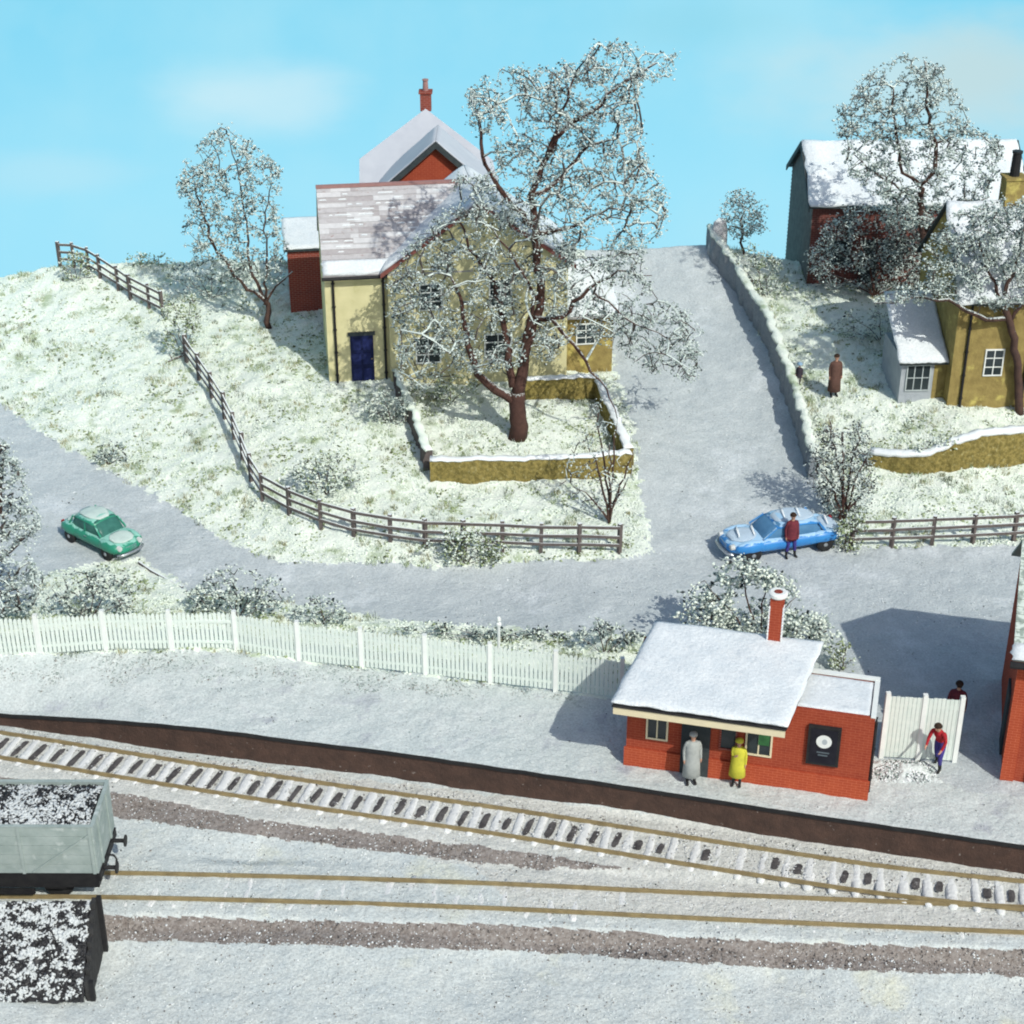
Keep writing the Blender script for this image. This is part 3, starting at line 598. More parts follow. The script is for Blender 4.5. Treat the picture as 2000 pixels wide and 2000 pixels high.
# --- station building
p = gp(1180, 1441); p.z = .0; sb = empty('station_building', p, math.radians(-14), 'small red brick station building with wide snowy canopy roof and brick chimney', 'building')
L = 6.72; XT = 4.42
MB().box(0, XT-.002, .0, 2.6, -.15, 2.68).build('wall', 'brick', sb)
tw = MB(); tw.box(XT, L, .0, 1.95, -.15, 2.5)
tw.build('lavatory_wall', 'brick', sb)
pp = MB(); pp.box(XT, L, 0, .1, 2.502, 2.68); pp.box(XT, L, 1.85, 1.95, 2.502, 2.68); pp.box(XT, XT+.1, .101, 1.849, 2.502, 2.68); pp.box(L-.1, L, .101, 1.849, 2.502, 2.68)
pa = pp.build('parapet', 'brick', sb); cp = MB(); cp.box(XT-.02, L+.02, 1.82, 1.98, 2.682, 2.74); cp.box(L-.12, L+.02, -.01, 1.818, 2.682, 2.71); cp.box(XT-.02, XT+.12, .0, 1.818, 2.682, 2.72)
cp.build('coping', 'whitep', pa)
rough_slab((XT+.1, .1, 2.51), (L-.1, .1, 2.51), (L-.1, 1.85, 2.53), (XT+.1, 1.85, 2.53), .17, amp=.02, lip=0).build('lavatory_roof_snow', 'roofsnow', sb, smooth=True)
MB().box(-.05, L+.05, -.06, -.003, -.15, .62).build('plinth', 'plinth', sb)
c = 1.15; r_ = slab((-.22, -c, 2.72), (XT+.06, -c, 2.72), (XT+.62, 2.75, 3.02), (.30, 2.75, 3.02), .08).build('roof', 'black', sb)
rough_slab((-.27, -c-.02, 2.81), (XT+.08, -c-.02, 2.81), (XT+.66, 2.78, 3.11), (.26, 2.78, 3.11), .09, 44, 34, .03, .05).build('snow_cover', 'roofsnow', r_, smooth=True)
fs = MB(); fs.box(-.2, XT+.02, -c-.03, -c+.02, 2.47, 2.70); fs.box(-.2, -.15, -c+.021, 0, 2.47, 2.70); fs.build('valance', 'cream', sb)
MB().tube([(-.24, -c-.05, 2.74), (XT+.04, -c-.05, 2.74)], .032, 8).build('gutter', 'black', sb)
m = MB(); cx, cy, cz_ = 3.70, 2.62, 2.95; m.box(cx-.19, cx+.19, cy-.18, cy+.18, cz_-.1, cz_+1.6); ch = m.build('chimney', 'brick', sb)
for sx in (-1, 1):
    q = MB(); z = cz_+.05; k = 0
    while z < cz_+1.3: w = .07 if k % 2 else .035; q.box(cx+sx*.194-.02*1, cx+sx*.194+.02, cy-.19, cy-.19+w*2.5, z, z+.09); z += .11; k += 1
    q.build('snow_flecks', 'white', ch)
MB().lathe([(.24, 0), (.27, .04), (.27, .12), (.22, .15), (.13, .15), (.12, .02), (0, .02)], 20, (cx, cy, cz_+1.602)).build('chimney_cap', 'whitep', ch)
MB().lathe([(.119, 0), (.119, .12), (.10, .13), (0, .13)], 14, (cx, cy, cz_+1.625)).build('chimney_pot', 'brickd', ch)
# canopy wall details: doors, windows, bench, black panel
window(sb, .55, 1.0, .62, .9, nx=2, nz=1, frame='cream'); window(sb, 3.32, .95, .74, .95, nx=2, nz=1, frame='cream'); window(sb, 2.6, 1.0, .5, .9, nx=1, nz=1, frame='brickd')
o = MB().box(3.68, 3.98, -.075, -.057, 1.35, 1.80).build('green_poster', mat('green_poster_paper', (.05, .17, .06), (.03, .10, .04)), sb)
for xx, nm in ((1.55, 'door'),): MB().box(xx, xx+.8, -.062, -.004, .0 if False else .62, 2.1).build('door_upper', 'dark', sb); MB().box(xx, xx+.8, -.075, -.0605, 0, .62).build('door_lower', 'dark', sb)
nb = MB(); nb.box(XT+.58, XT+1.46, -.10, -.003, .98, 2.24); nbo = nb.build('notice_board', 'black', sb)
fr = MB(); fr.box(XT+.66, XT+1.38, -.115, -.101, 1.06, 2.16); fr.build('poster', mat('black_poster', (.012, .012, .018), (.02, .02, .028), rough=.4), nbo)
def disc(n, r, x, z, y0, y1, mi=0, mbx=None, r2=None):
    mm = mbx or MB(); r2 = r2 or r
    return mm.poly_extrude([(x+r*math.cos(2*math.pi*k/n), y0, z+r2*math.sin(2*math.pi*k/n)) for k in range(n)], (0, y1-y0, 0), mi)
disc(24, .21, XT+1.02, 1.78, -.124, -.1155).build('poster_disc', 'whitep', nbo)
disc(14, .07, XT+1.04, 1.78, -.130, -.1245, r2=.09).build('poster_motif', mat('grey_print', (.45, .50, .52)), nbo)
mm = MB()
for k, w in enumerate((.34, .26)): mm.box(XT+1.02-w/2, XT+1.02+w/2, -.122, -.1155, 1.40-k*.09, 1.44-k*.09)
mm.build('poster_lettering', mat('dim_print', (.12, .15, .17)), nbo)
pipe(sb, L-.06+.10, .35, 0, 2.45, .045)
# --- big brick building, right edge
p = gp(1890, 1470); p.z = 0; rb = empty('brick_goods_building', p, math.radians(-14), 'red brick building with mossy slate roof cut off by the right edge', 'building')
L = 5.5; D = 5.2; ZE = 4.35; ZR = 6.15
gable_wall(0, L, 0, D, -.15, ZE, ZR, 'x').build('wall', 'brick', rb)
sl = (ZR-ZE)/(D/2); rf = MB(); n = 16
for k in range(n):
    a = k/n; b = (k+1)/n; y0, z0 = -.35+(D/2+.35)*a, ZE-.35*sl+(ZR-ZE+.35*sl)*a; y1, z1 = -.35+(D/2+.35)*b, ZE-.35*sl+(ZR-ZE+.35*sl)*b
    rf.poly_extrude([(-.25, y0, z0+.01), (L+.2, y0, z0+.01), (L+.2, y1+.04, z1+.01), (-.25, y1+.04, z1+.01)], (0, -.02, .07))
rf.poly_extrude([(-.25, D+.35, ZE-.35*sl), (L+.2, D+.35, ZE-.35*sl), (L+.2, D/2, ZR+.02), (-.25, D/2, ZR+.02)], (0, 0, .08))
r_ = rf.build('roof', 'slate', rb)
rough_slab((-.27, -.38, ZE-.38*sl+.09), (L, -.38, ZE-.38*sl+.09), (L, .05, ZE+.09), (-.27, .05, ZE+.09), .05, 30, 5, .03, .12).build('eaves_snow', 'roofsnow', r_, smooth=True)
MB().tube([(-.3, -.45, ZE-.30), (L, -.45, ZE-.30)], .10, 8).build('gutter', 'black', rb)
m = MB(); m.box(-.06, .30, -.07, -.002, -.15, ZE-.4); m.build('corner_pier', 'plinth', rb)
MB().box(.62, 1.6, -.06, -.002, 0, 2.2).build('door', 'blued', rb)
MB().box(-.07, -.003, 1.2, 2.0, 0, 2.1).build('side_door', 'dark', rb)
# ------------------------------------------------------------------ trees and shrubs
def plant(name, label, cat, base, limbs, outline, n, thick, leaf=(8, .05, .10), mix=(.55, .33, .12), bark='bark', group=None, leafmats=('fl_w', 'fl_g', 'fl_d'), spread=.13, gapn=.9, gap=-.12, twr=.011, flat=.8, dense_low=0, maxseg=.5, parts=('trunk', 'branches', 'crown'), yoff=0.0):
    B = gp(*base); Y0 = B.y+yoff; root = empty(name, B, 0, label, cat, group)
    N_, Pa, Rd = [], [], []
    tr = MB(); allp = []
    for li, L in enumerate(limbs):
        pts = [Vector(atY(q[0], q[1], Y0+q[2]))-B for q in L]
        if li == 0: pts[0] = Vector((pts[0].x, 0 if yoff == 0 else pts[0].y, -.15))
        rs = [q[3] for q in L]; P2, R2 = [], []
        for i in range(len(pts)-1):    # subdivide with a little wander
            k = max(2, int((pts[i+1]-pts[i]).length/.35))
            for j in range(k):
                t = j/k; w = .035*math.sin(math.pi*t)*3
                P2.append(pts[i].lerp(pts[i+1], t)+Vector((random.uniform(-w, w), random.uniform(-w, w), random.uniform(-w, w))) if j else pts[i]); R2.append(rs[i]+(rs[i+1]-rs[i])*t)
        P2.append(pts[-1]); R2.append(rs[-1]); tr.tube(P2, R2, 8); allp += P2
    tr.build(parts[0], bark, root, smooth=True)
    nodes = [np.array(p) for p in allp]; parent = [-1]*len(nodes); fixed = len(nodes)
    ox = [p[0] for p in outline]; oy = [p[1] for p in outline]; A = []; tries = 0
    cxm = sum(ox)/len(ox); cym = sum(oy)/len(oy)
    while len(A) < n and tries < n*60:
        tries += 1; px, py = random.uniform(min(ox), max(ox)), random.uniform(min(oy), max(oy))
        if not inpoly(np.array([px]), np.array([py]), outline)[0]: continue
        dy = max(-thick, min(thick, random.gauss(0, thick*.55))); p = Vector(atY(px, py, Y0+dy))-B
        if mnoise.noise((p.x*gapn+3, p.y*gapn*.7, p.z*gapn+B.x)) < gap: continue
        if p.z < .03: continue
        A.append(np.array(p))
    A = np.array(A); arr = np.array(nodes); dd = np.linalg.norm(A[:, None]-arr[None], axis=2).min(1) if len(A) < 3000 else np.zeros(len(A))
    cap = len(nodes)+len(A)*4; NA = np.zeros((cap, 3)); cnt = len(nodes); NA[:cnt] = arr
    ends = []
    for i in np.argsort(dd):
        a = A[i]; d = np.linalg.norm(NA[:cnt]-a, axis=1); j = int(d.argmin()); D = d[j]; k = min(3, max(1, int(D/maxseg)+1)); prev = j
        for s_ in range(1, k+1):
            if cnt >= cap: break
            q = NA[j]+(a-NA[j])*s_/k+(RNG.normal(0, .05, 3)*D if s_ < k else 0); q = q+np.array([0, 0, .08*D*math.sin(math.pi*s_/k)])
            NA[cnt] = q; parent.append(prev); prev = cnt; cnt += 1
        ends.append(prev)
    wgt = np.ones(cnt)
    for i in range(cnt-1, fixed-1, -1): wgt[parent[i]] += wgt[i]
    br = MB()
    for i in range(fixed, cnt):
        pnt = parent[i]; r1 = twr*min(3.4, wgt[i]**.34); r0 = min(r1*1.5, twr*min(3.8, wgt[pnt]**.34)) if pnt >= fixed else r1*1.3
        br.tube([NA[pnt], NA[i]], [r0, r1*.8], 4 if r1 > .03 else 3, caps=False)
    bo = br.build(parts[1], 'twig', root, fix=False); bo['kind'] = 'stuff'
    if leaf[0] > 0:
        E = NA[ends]; K = leaf[0]; P = np.repeat(E, K, 0)+RNG.normal(0, spread, (len(E)*K, 3))*np.array([1, 1, .75]); P = P[P[:, 2] > .0]
        R = RNG.uniform(leaf[1], leaf[2], len(P)); mi = RNG.choice(3, len(P), p=mix)
        crumb_object(parts[2], P, R, mi, leafmats, flat, root)
    return root
plant('tree', 'largest tree, frosted and spreading, with a red-brown trunk inside the low walled garden', 'tree', (976, 824),
      [[(976, 824, 0, .36), (977, 790, 0, .32), (975, 760, 0, .30), (976, 738, 0, .27)],
       [(975, 760, 0, .20), (935, 736, -.2, .17), (900, 705, -.4, .14), (882, 650, -.6, .11), (872, 575, -.7, .07), (850, 520, -.8, .03)],
       [(976, 745, 0, .25), (988, 690, .1, .20), (1002, 630, .1, .17), (1020, 560, .2, .15), (1012, 450, .2, .14), (1000, 370, .1, .12), (1030, 300, 0, .10), (1065, 245, 0, .09), (1120, 208, 0, .07), (1180, 152, 0, .05), (1240, 118, .1, .03)],
       [(1010, 600, .1, .11), (1060, 598, -.4, .09), (1110, 545, -.6, .07), (1165, 510, -.6, .04), (1230, 520, -.6, .02)],
       [(968, 730, 0, .16), (955, 640, .4, .12), (935, 540, .5, .09), (885, 470, .5, .06), (862, 400, .5, .03)],
       [(1008, 430, .2, .11), (955, 372, 0, .09), (915, 310, 0, .07), (905, 235, 0, .05), (890, 190, 0, .02)],
       [(1040, 600, -.3, .08), (1105, 680, -.8, .06), (1145, 735, -1.0, .03), (1165, 790, -1.0, .015)],
       [(1000, 370, .1, .10), (1060, 335, .3, .08), (1110, 275, .3, .06), (1165, 262, .3, .03)],
       [(1012, 440, .2, .09), (1080, 428, .6, .07), (1150, 392, .8, .04), (1215, 400, .8, .02)],
       [(985, 660, .1, .10), (1010, 560, -.8, .07), (960, 470, -1.1, .04), (930, 430, -1.2, .02)],
       [(1030, 300, 0, .08), (1060, 210, -.3, .05), (1090, 130, -.3, .03), (1120, 90, -.3, .02)],
       [(1115, 545, -.6, .05), (1180, 600, -1, .035), (1260, 640, -1.2, .02)]],
      [(745, 500), (790, 440), (840, 400), (865, 330), (935, 330), (935, 270), (885, 235), (885, 165), (940, 130), (1040, 125), (1085, 110), (1110, 80), (1160, 75), (1230, 95), (1282, 100), (1265, 145), (1205, 165), (1215, 260), (1235, 330), (1265, 380),
       (1250, 430), (1210, 480), (1230, 550), (1300, 590), (1335, 640), (1310, 720), (1220, 700), (1150, 650), (1080, 630), (1040, 680), (960, 700), (900, 705), (850, 700), (800, 740), (755, 720), (745, 620), (725, 560)],
      3300, 2.3, leaf=(7, .028, .072), bark='barkr', spread=.10, gap=.0, gapn=1.25, mix=(.50, .42, .08), maxseg=.35, twr=.013)
plant('tree', 'small frosted tree with a leaning forked trunk on the left hillside beside the outbuilding', 'tree', (508, 616),
      [[(508, 616, 0, .14), (507, 588, 0, .12), (495, 562, 0, .10), (442, 520, 0, .08), (402, 460, 0, .07), (380, 400, 0, .05), (362, 335, 0, .02)],
       [(500, 575, 0, .08), (520, 540, .1, .05), (552, 512, .2, .03)], [(497, 565, 0, .08), (472, 500, .2, .06), (466, 420, .2, .04), (450, 330, .2, .03), (432, 255, .2, .015)], [(500, 565, 0, .06), (504, 480, -.2, .04), (500, 400, -.3, .03), (512, 330, -.3, .015)]],
      [(335, 350), (350, 300), (395, 245), (440, 235), (500, 290), (530, 315), (525, 400), (545, 470), (530, 530), (450, 525), (400, 500), (340, 460), (352, 400)], 760, 1.3, leaf=(7, .028, .075), gap=.0, gapn=1.4, spread=.09, mix=(.48, .43, .09), twr=.012)
plant('tree', 'tall frosted tree with an upright forked trunk standing in front of the barn', 'tree', (1750, 640),
      [[(1750, 640, 0, .22), (1752, 520, 0, .18), (1742, 440, 0, .15), (1735, 375, 0, .13), (1735, 345, 0, .12)], [(1735, 350, 0, .10), (1702, 325, 0, .08), (1690, 250, 0, .06), (1686, 165, 0, .03)],
       [(1735, 350, 0, .10), (1764, 322, 0, .09), (1766, 270, 0, .08), (1747, 200, 0, .06), (1745, 115, 0, .03)], [(1742, 440, 0, .09), (1790, 390, -.2, .06), (1865, 372, -.3, .03)], [(1735, 375, 0, .08), (1670, 340, .3, .05), (1610, 290, .3, .02)], [(1766, 270, 0, .05), (1810, 250, .3, .03), (1860, 260, .3, .015)]],
      [(1570, 215), (1640, 140), (1700, 105), (1770, 115), (1800, 165), (1830, 230), (1895, 270), (1880, 330), (1850, 385), (1790, 430), (1700, 430), (1650, 370), (1600, 320)], 1150, 1.8, leaf=(8, .028, .078), gap=-.0, gapn=1.4, spread=.09, mix=(.50, .42, .08), twr=.013)
plant('tree', 'snowy garden tree with a long level bough in front of the stone cottage', 'tree', (1926, 778),
      [[(1926, 778, 0, .17), (1921, 690, 0, .15), (1906, 610, 0, .14), (1892, 565, 0, .12)], [(1902, 600, 0, .10), (1860, 603, -.2, .09), (1820, 585, -.3, .08), (1790, 565, -.3, .07), (1740, 560, -.4, .05), (1650, 572, -.4, .025)],
       [(1892, 570, 0, .08), (1868, 520, 0, .06), (1848, 450, 0, .03)], [(1892, 570, 0, .09), (1915, 500, .2, .07), (1935, 420, .2, .03)], [(1906, 610, 0, .08), (1940, 560, 0, .06), (1980, 520, 0, .03)]],
      [(1740, 470), (1790, 410), (1900, 370), (2010, 380), (2010, 560), (1930, 570), (1880, 590), (1830, 560), (1770, 565), (1690, 575), (1640, 565), (1740, 530)], 1000, 1.3, leaf=(8, .028, .078), gap=-.0, gapn=1.4, spread=.09, mix=(.50, .43, .07), twr=.013)
plant('tree', 'snow laden tree cut off by the left edge beside the green car', 'tree', (-30, 1178),
      [[(-30, 1178, 0, .16), (-25, 1100, 0, .13), (-10, 1000, 0, .10), (0, 920, 0, .06), (10, 850, 0, .03)], [(-20, 1080, 0, .08), (20, 1040, 0, .05), (50, 1010, 0, .02)], [(-20, 1120, 0, .08), (30, 1110, 0, .05), (55, 1120, 0, .02)]],
      [(-90, 800), (10, 825), (45, 900), (75, 985), (60, 1040), (85, 1090), (70, 1150), (0, 1170), (-90, 1160)], 900, 1.3, leaf=(5, .03, .07), gap=-.05, mix=(.56, .38, .06), spread=.09, twr=.016)
plant('tree', 'little snowy tree at the hilltop beside the pale boulder and the road wall', 'tree', (1402, 482),
      [[(1402, 482, 0, .06), (1400, 430, 0, .05), (1402, 370, 0, .02)]], [(1362, 400), (1372, 365), (1400, 352), (1440, 385), (1445, 430), (1410, 455), (1370, 440)], 170, .6, leaf=(6, .03, .075), gap=-.4, group=None)
def fan(base, tips, r=.035):
    out = []
    for tx, ty, dy in tips: out.append([(base[0], base[1]+4, 0, r), ((base[0]*1.2+tx*.8)/2, (base[1]+ty)/2, dy*.6, r*.7), (tx, ty, dy, r*.3)])
    return out
GB = 'bare shrubs'
plant('shrub', 'twiggy dark shrub at the right end of the curved timber fence', 'shrub', (1150, 985), fan((1150, 980), [(1108, 830, 0), (1125, 760, .1), (1150, 835, -.2), (1196, 850, .1), (1185, 900, -.2), (1070, 905, .1), (1165, 790, .2)], .05),
      [(1040, 900), (1100, 815), (1120, 745), (1160, 790), (1200, 850), (1190, 920), (1165, 985), (1110, 975), (1060, 930)], 170, .6, leaf=(3, .025, .06), gap=-.3, mix=(.45, .35, .20), twr=.014)
plant('shrub', 'bushy dark brown shrub between the blue car and the right timber fence', 'shrub', (1592, 985), fan((1592, 975), [(1532, 850, 0), (1565, 790, .1), (1590, 815, -.2), (1625, 795, .1), (1640, 850, -.2), (1645, 920, .1), (1545, 930, .2)], .05),
      [(1528, 860), (1560, 795), (1585, 830), (1622, 792), (1642, 850), (1652, 930), (1630, 985), (1560, 975), (1535, 920)], 520, .7, leaf=(5, .022, .06), gap=-.35, mix=(.30, .25, .45), bark='barkr', twr=.013)
plant('bush', 'broad low bush heaped with snow behind the station building chimney', 'bush', (1430, 1236), fan((1430, 1236), [(1300, 1160, 0), (1330, 1095, .2), (1390, 1060, .3), (1450, 1080, 0), (1510, 1120, .1), (1560, 1190, 0)], .04),
      [(1278, 1165), (1300, 1115), (1350, 1065), (1390, 1052), (1440, 1070), (1500, 1105), (1550, 1150), (1582, 1205), (1540, 1228), (1400, 1225), (1290, 1195)], 430, 1.0, leaf=(8, .04, .10), gap=-.08, mix=(.66, .26, .08), leafmats=('gr_w', 'fl_g', 'fl_d'), spread=.12)
SM = [('small frosty sprig just above the flat lavatory roof of the station', (1588, 1262), [(1562, 1228), (1598, 1212), (1615, 1240), (1600, 1262), (1570, 1258)], 50, .3, (.45, .4, .15)),
      ('low frosted shrub between the green car and the picket fence', (170, 1166), [(80, 1120), (120, 1085), (190, 1065), (235, 1085), (268, 1130), (245, 1160), (90, 1165)], 190, .5, (.5, .3, .2)),
      ('wide low shrub above the picket fence right of the green car', (450, 1166), [(352, 1125), (380, 1085), (440, 1070), (520, 1085), (550, 1130), (520, 1158), (370, 1158)], 230, .5, (.5, .32, .18)),
      ('thin low shrub trailing above the picket fence right of the wide shrub', (610, 1180), [(548, 1150), (600, 1122), (640, 1135), (672, 1162), (640, 1178), (560, 1176)], 80, .35, (.55, .3, .15)),
      ('long straggling low shrub along the middle of the picket fence top', (930, 1208), [(745, 1185), (800, 1176), (860, 1180), (930, 1184), (1010, 1186), (1075, 1192), (1080, 1205), (930, 1203), (760, 1192)], 120, .3, (.5, .3, .2)),
      ('dark sprigged shrub behind the fence, left of the station roof', (1140, 1232), [(1085, 1200), (1120, 1165), (1155, 1178), (1205, 1195), (1195, 1225), (1110, 1222)], 100, .4, (.42, .34, .24)),
      ('rounded snowy bush with a green underside below the garden wall corner', (615, 930), [(545, 890), (575, 855), (625, 848), (680, 868), (690, 900), (650, 925), (590, 932)], 240, .6, (.80, .14, .06)),
      ('olive green bush pushing through the curved timber fence', (880, 1062), [(795, 1030), (830, 1003), (880, 996), (945, 1012), (965, 1045), (930, 1064), (840, 1062)], 210, .45, (.42, .40, .18)),
      ('grey frosted bush in the gap between the two left timber fences', (345, 668), [(298, 590), (325, 555), (362, 550), (385, 590), (375, 645), (345, 668), (312, 650)], 210, .6, (.50, .40, .10)),
      ('olive green bush under the top end of the hill fence', (145, 530), [(108, 490), (130, 472), (165, 480), (188, 512), (165, 530), (122, 526)], 90, .4, (.40, .40, .20)),
      ('pale snowy bush on the crest behind the small left tree', (400, 560), [(310, 520), (340, 490), (400, 478), (460, 500), (470, 545), (420, 565), (340, 560)], 200, .7, (.60, .34, .06)),
      ('low green bush on the hill crest left of the small tree', (262, 503), [(225, 492), (260, 478), (310, 480), (330, 498), (280, 505), (235, 503)], 60, .4, (.5, .4, .10)),
      ('snowy bush on the bank right of the road wall top', (1440, 560), [(1385, 490), (1420, 455), (1460, 480), (1490, 530), (1480, 585), (1440, 580), (1400, 530)], 180, .5, (.62, .28, .10)),
      ('brownish bush beside the barn base and the cottage lean-to', (1715, 615), [(1690, 600), (1700, 575), (1735, 572), (1755, 590), (1745, 615), (1705, 618)], 60, .3, (.35, .35, .30)),
      ('small dark olive bush at the foot of the left bank', (205, 872), [(170, 855), (190, 838), (225, 840), (245, 862), (225, 874), (180, 872)], 60, .3, (.4, .35, .25)),
      ('snowy bush against the grey wall left of the walled garden', (740, 800), [(690, 770), (720, 740), (760, 745), (785, 790), (770, 825), (710, 820)], 160, .5, (.62, .32, .06)),
      ('frosted bush under the cream house wall, left of the big tree', (850, 760), [(770, 735), (790, 700), (850, 700), (905, 720), (900, 755), (830, 770), (780, 765)], 120, .4, (.52, .4, .08)),
      ('bush sprouting at the left end of the right timber fence', (1600, 1040), [(1570, 1015), (1590, 975), (1625, 970), (1640, 1005), (1630, 1036), (1585, 1040)], 90, .35, (.45, .4, .15)),
      ('trailing bush on top of the wavy ochre retaining wall', (1770, 880), [(1725, 845), (1760, 815), (1800, 820), (1810, 845), (1770, 872), (1740, 868)], 80, .3, (.70, .22, .08)),
      ('low snowy bush in the garden left of the lean-to window', (1660, 640), [(1560, 620), (1600, 590), (1660, 585), (1700, 610), (1690, 640), (1600, 645)], 120, .4, (.66, .26, .08))]
for i, (lb, b, o_, n, th, mx) in enumerate(SM):
    xs_ = [q[0] for q in o_]; ys_ = [q[1] for q in o_]; tips = [(q[0]*.85+b[0]*.15, q[1]*.85+b[1]*.15, random.uniform(-.3, .3)) for q in o_ if q[1] < b[1]-8]
    plant('bush', lb, 'bush', b, fan((b[0], b[1]), tips, .02), o_, int(n*.85), th, leaf=(5, .028, .075), gap=-.12, gapn=1.6, mix=mx, leafmats=('gr_w', 'gr_g', 'gr_d') if mx[1] >= .4 or i in (6, 12, 18) else ('gr_w', 'fl_g', 'fl_d'), spread=.09, twr=.012)
plant('bush', 'dense thorny brown bush covering the brick front of the barn', 'bush', (1650, 560), fan((1650, 555), [(1560, 450, 0), (1600, 400, .1), (1660, 395, .2), (1710, 420, 0), (1745, 460, .1), (1550, 510, 0), (1750, 520, 0)], .05),
      [(1528, 480), (1560, 420), (1600, 392), (1680, 385), (1740, 405), (1790, 440), (1800, 520), (1745, 550), (1640, 545), (1560, 535), (1530, 520)], 1050, .8, leaf=(6, .028, .075), gap=-.12, mix=(.42, .40, .18), bark='barkr', twr=.014)
# a bare broken branch on the bank
p = gp(350, 672); m = MB(); q = [Vector(atY(a, b, p.y-.2*i))-p for i, (a, b) in enumerate([(352, 668), (325, 678), (298, 694), (280, 712)])]; m.tube(q, [.05, .04, .03, .015], 6); m.tube([q[1], q[1]+Vector((-.1, 0, .25))], [.025, .01], 5)
o = m.build('fallen_branch', 'bark'); o.location = p; tag(o, 'bare brown branch lying on the snowy bank below the grey bush', 'branch')
# ------------------------------------------------------------------ ground cover
def scatter(nm, H, n, yr, ar, keep, R, mixf, mats, flat=.7, zoff=.3):
    y = RNG.uniform(yr[0], yr[1], n); a = RNG.uniform(-ar, ar, n); x = a*(y+6)
    z = H(x, y); P = np.c_[x, y, z]; px, py = proj(P); k = keep(px, py, x, y); P = P[k]; x = x[k]; y = y[k]
    if nm == 'snowy_grass': P[:, 2] += bump_bank(x, y, np.zeros(len(x)))
    nz = fbm(x, y, .75, 21); nz2 = fbm(x, y, 2.6, 4); r = RNG.uniform(R[0], R[1], len(P))*(1+.5*np.clip(nz2, -1, 1)); P[:, 2] += r*zoff
    mi = mixf(nz, nz2, len(P)); o = crumb_object(nm, P, r, mi, mats, flat); o['kind'] = 'stuff'; return o
def notroad(px, py, x, y):
    return ~inpoly(px, py, ROAD) & ~inpoly(px, py, PLAT) & (y > edgeY(x)+.3) & (px > -60) & (px < 1990) & (y < YC+1.5)
def mf(nz, nz2, n):
    u = RNG.uniform(0, 1, n); g = np.clip(.10+1.0*(nz+.5*nz2), .03, .85); d = g*.17
    return np.where(u < g-d, 1, np.where(u < g, 2, 0))
scatter('snowy_grass', H1, 125000, (44, 75), .34, notroad, (.025, .075), mf, ('gr_w', 'gr_g', 'gr_d'), .55, .25)
def tufts(n, per):
    y = RNG.uniform(45, 74, n); a = RNG.uniform(-.34, .34, n); x = a*(y+6); z = H1(x, y)+bump_bank(x, y, np.zeros(n)); px, py = proj(np.c_[x, y, z]); nz = fbm(x, y, .6, 44)
    k = notroad(px, py, x, y) & ((nz > .05) | (RNG.uniform(0, 1, n) < .12)); P = np.c_[x, y, z][k]; m = MB()
    for p in P:
        r0 = random.uniform(.10, .30); dry = random.random()
        for i in range(int(per*random.uniform(.5, 1.5))):
            a_ = random.uniform(0, 6.28); d = r0*math.sqrt(random.random()); b = p+np.array([d*math.cos(a_), d*math.sin(a_), -.02]); h = random.uniform(.08, .22); w = .014; t = random.uniform(0, 6.28)
            tip = b+np.array([random.uniform(-.07, .07), random.uniform(-.07, .07), h]); s_ = np.array([math.cos(t)*w, math.sin(t)*w, 0]); q = np.array([-s_[1], s_[0], 0])
            m.add([b-s_, b+s_, b+q, tip], [(0, 1, 3), (1, 2, 3), (2, 0, 3)], 0 if random.random() < .34 else (1 if dry < .45 else (2 if dry < .85 else 3)))
    o = m.build('grass_tufts', ['gr_w', 'gr_g', mat('beige_grass', (.42, .39, .22), (.30, .29, .15), 4), 'gr_d'], fix=False); o['kind'] = 'stuff'
tufts(4300, 28)
def road_edge(px, py, x, y):
    i = inpoly(px, py, ROAD); n = mnoise; e = fbm(x, y, .5, 31); return i & (e > .18) & (px > -40) & (px < 1970)
scatter('snow_clods', H1, 30000, (44, 75), .34, road_edge, (.012, .035), lambda a, b, n: RNG.choice(3, n, p=(.72, .2, .08)), ('white', 'fl_g', 'fl_d'), .6, .25)
def behind_fence(px, py, x, y):
    yy = np.interp(px, [-60, 200, 430, 700, 1000, 1170, 1200], [1215, 1203, 1200, 1240, 1272, 1290, 1290]); return (py < yy) & (py > yy-72+np.clip((px-900)*.06, 0, 14)) & (px < 1180) & (px > -60)
scatter('verge_snow', H1, 26000, (43, 56), .34, behind_fence, (.03, .08), lambda a, b, n: RNG.choice(3, n, p=(.84, .12, .04)), ('gr_w', 'gr_g', 'fl_d'), .75, .3)
def plat_sp(px, py, x, y):
    e = fbm(x, y, .45, 77); return inpoly(px, py, PLAT) & (px > -40) & (px < 1970) & (y > edgeY(x)+.1) & ((e > .0) | (RNG.uniform(0, 1, len(x)) < .25))
scatter('platform_grit', H1, 22000, (34, 53), .36, plat_sp, (.010, .028), lambda a, b, n: RNG.choice(3, n, p=(.55, .3, .15)), ('white', 'fl_g', 'fl_d'), .6, .25)
def low(px, py, x, y): return (px > -40) & (px < 1980) & (py < 1960) & (y < edgeY(x)-.1)
scatter('siding_snow_grit', H2, 30000, (28, 46), .36, low, (.012, .032), lambda a, b, n: RNG.choice(3, n, p=(.74, .2, .06)), ('white', 'ballast', 'fl_d'), .6, .25)
def bal(px, py, x, y): return (inpoly(px, py, BAL[0]) | inpoly(px, py, BAL[1])) & (px > -40) & (px < 1980)
scatter('ballast_stones', H2, 90000, (28, 46), .36, bal, (.02, .045), lambda a, b, n: RNG.choice(3, n, p=(.72, .12, .16)), ('ballast', 'gap', 'white'), .7, .3)
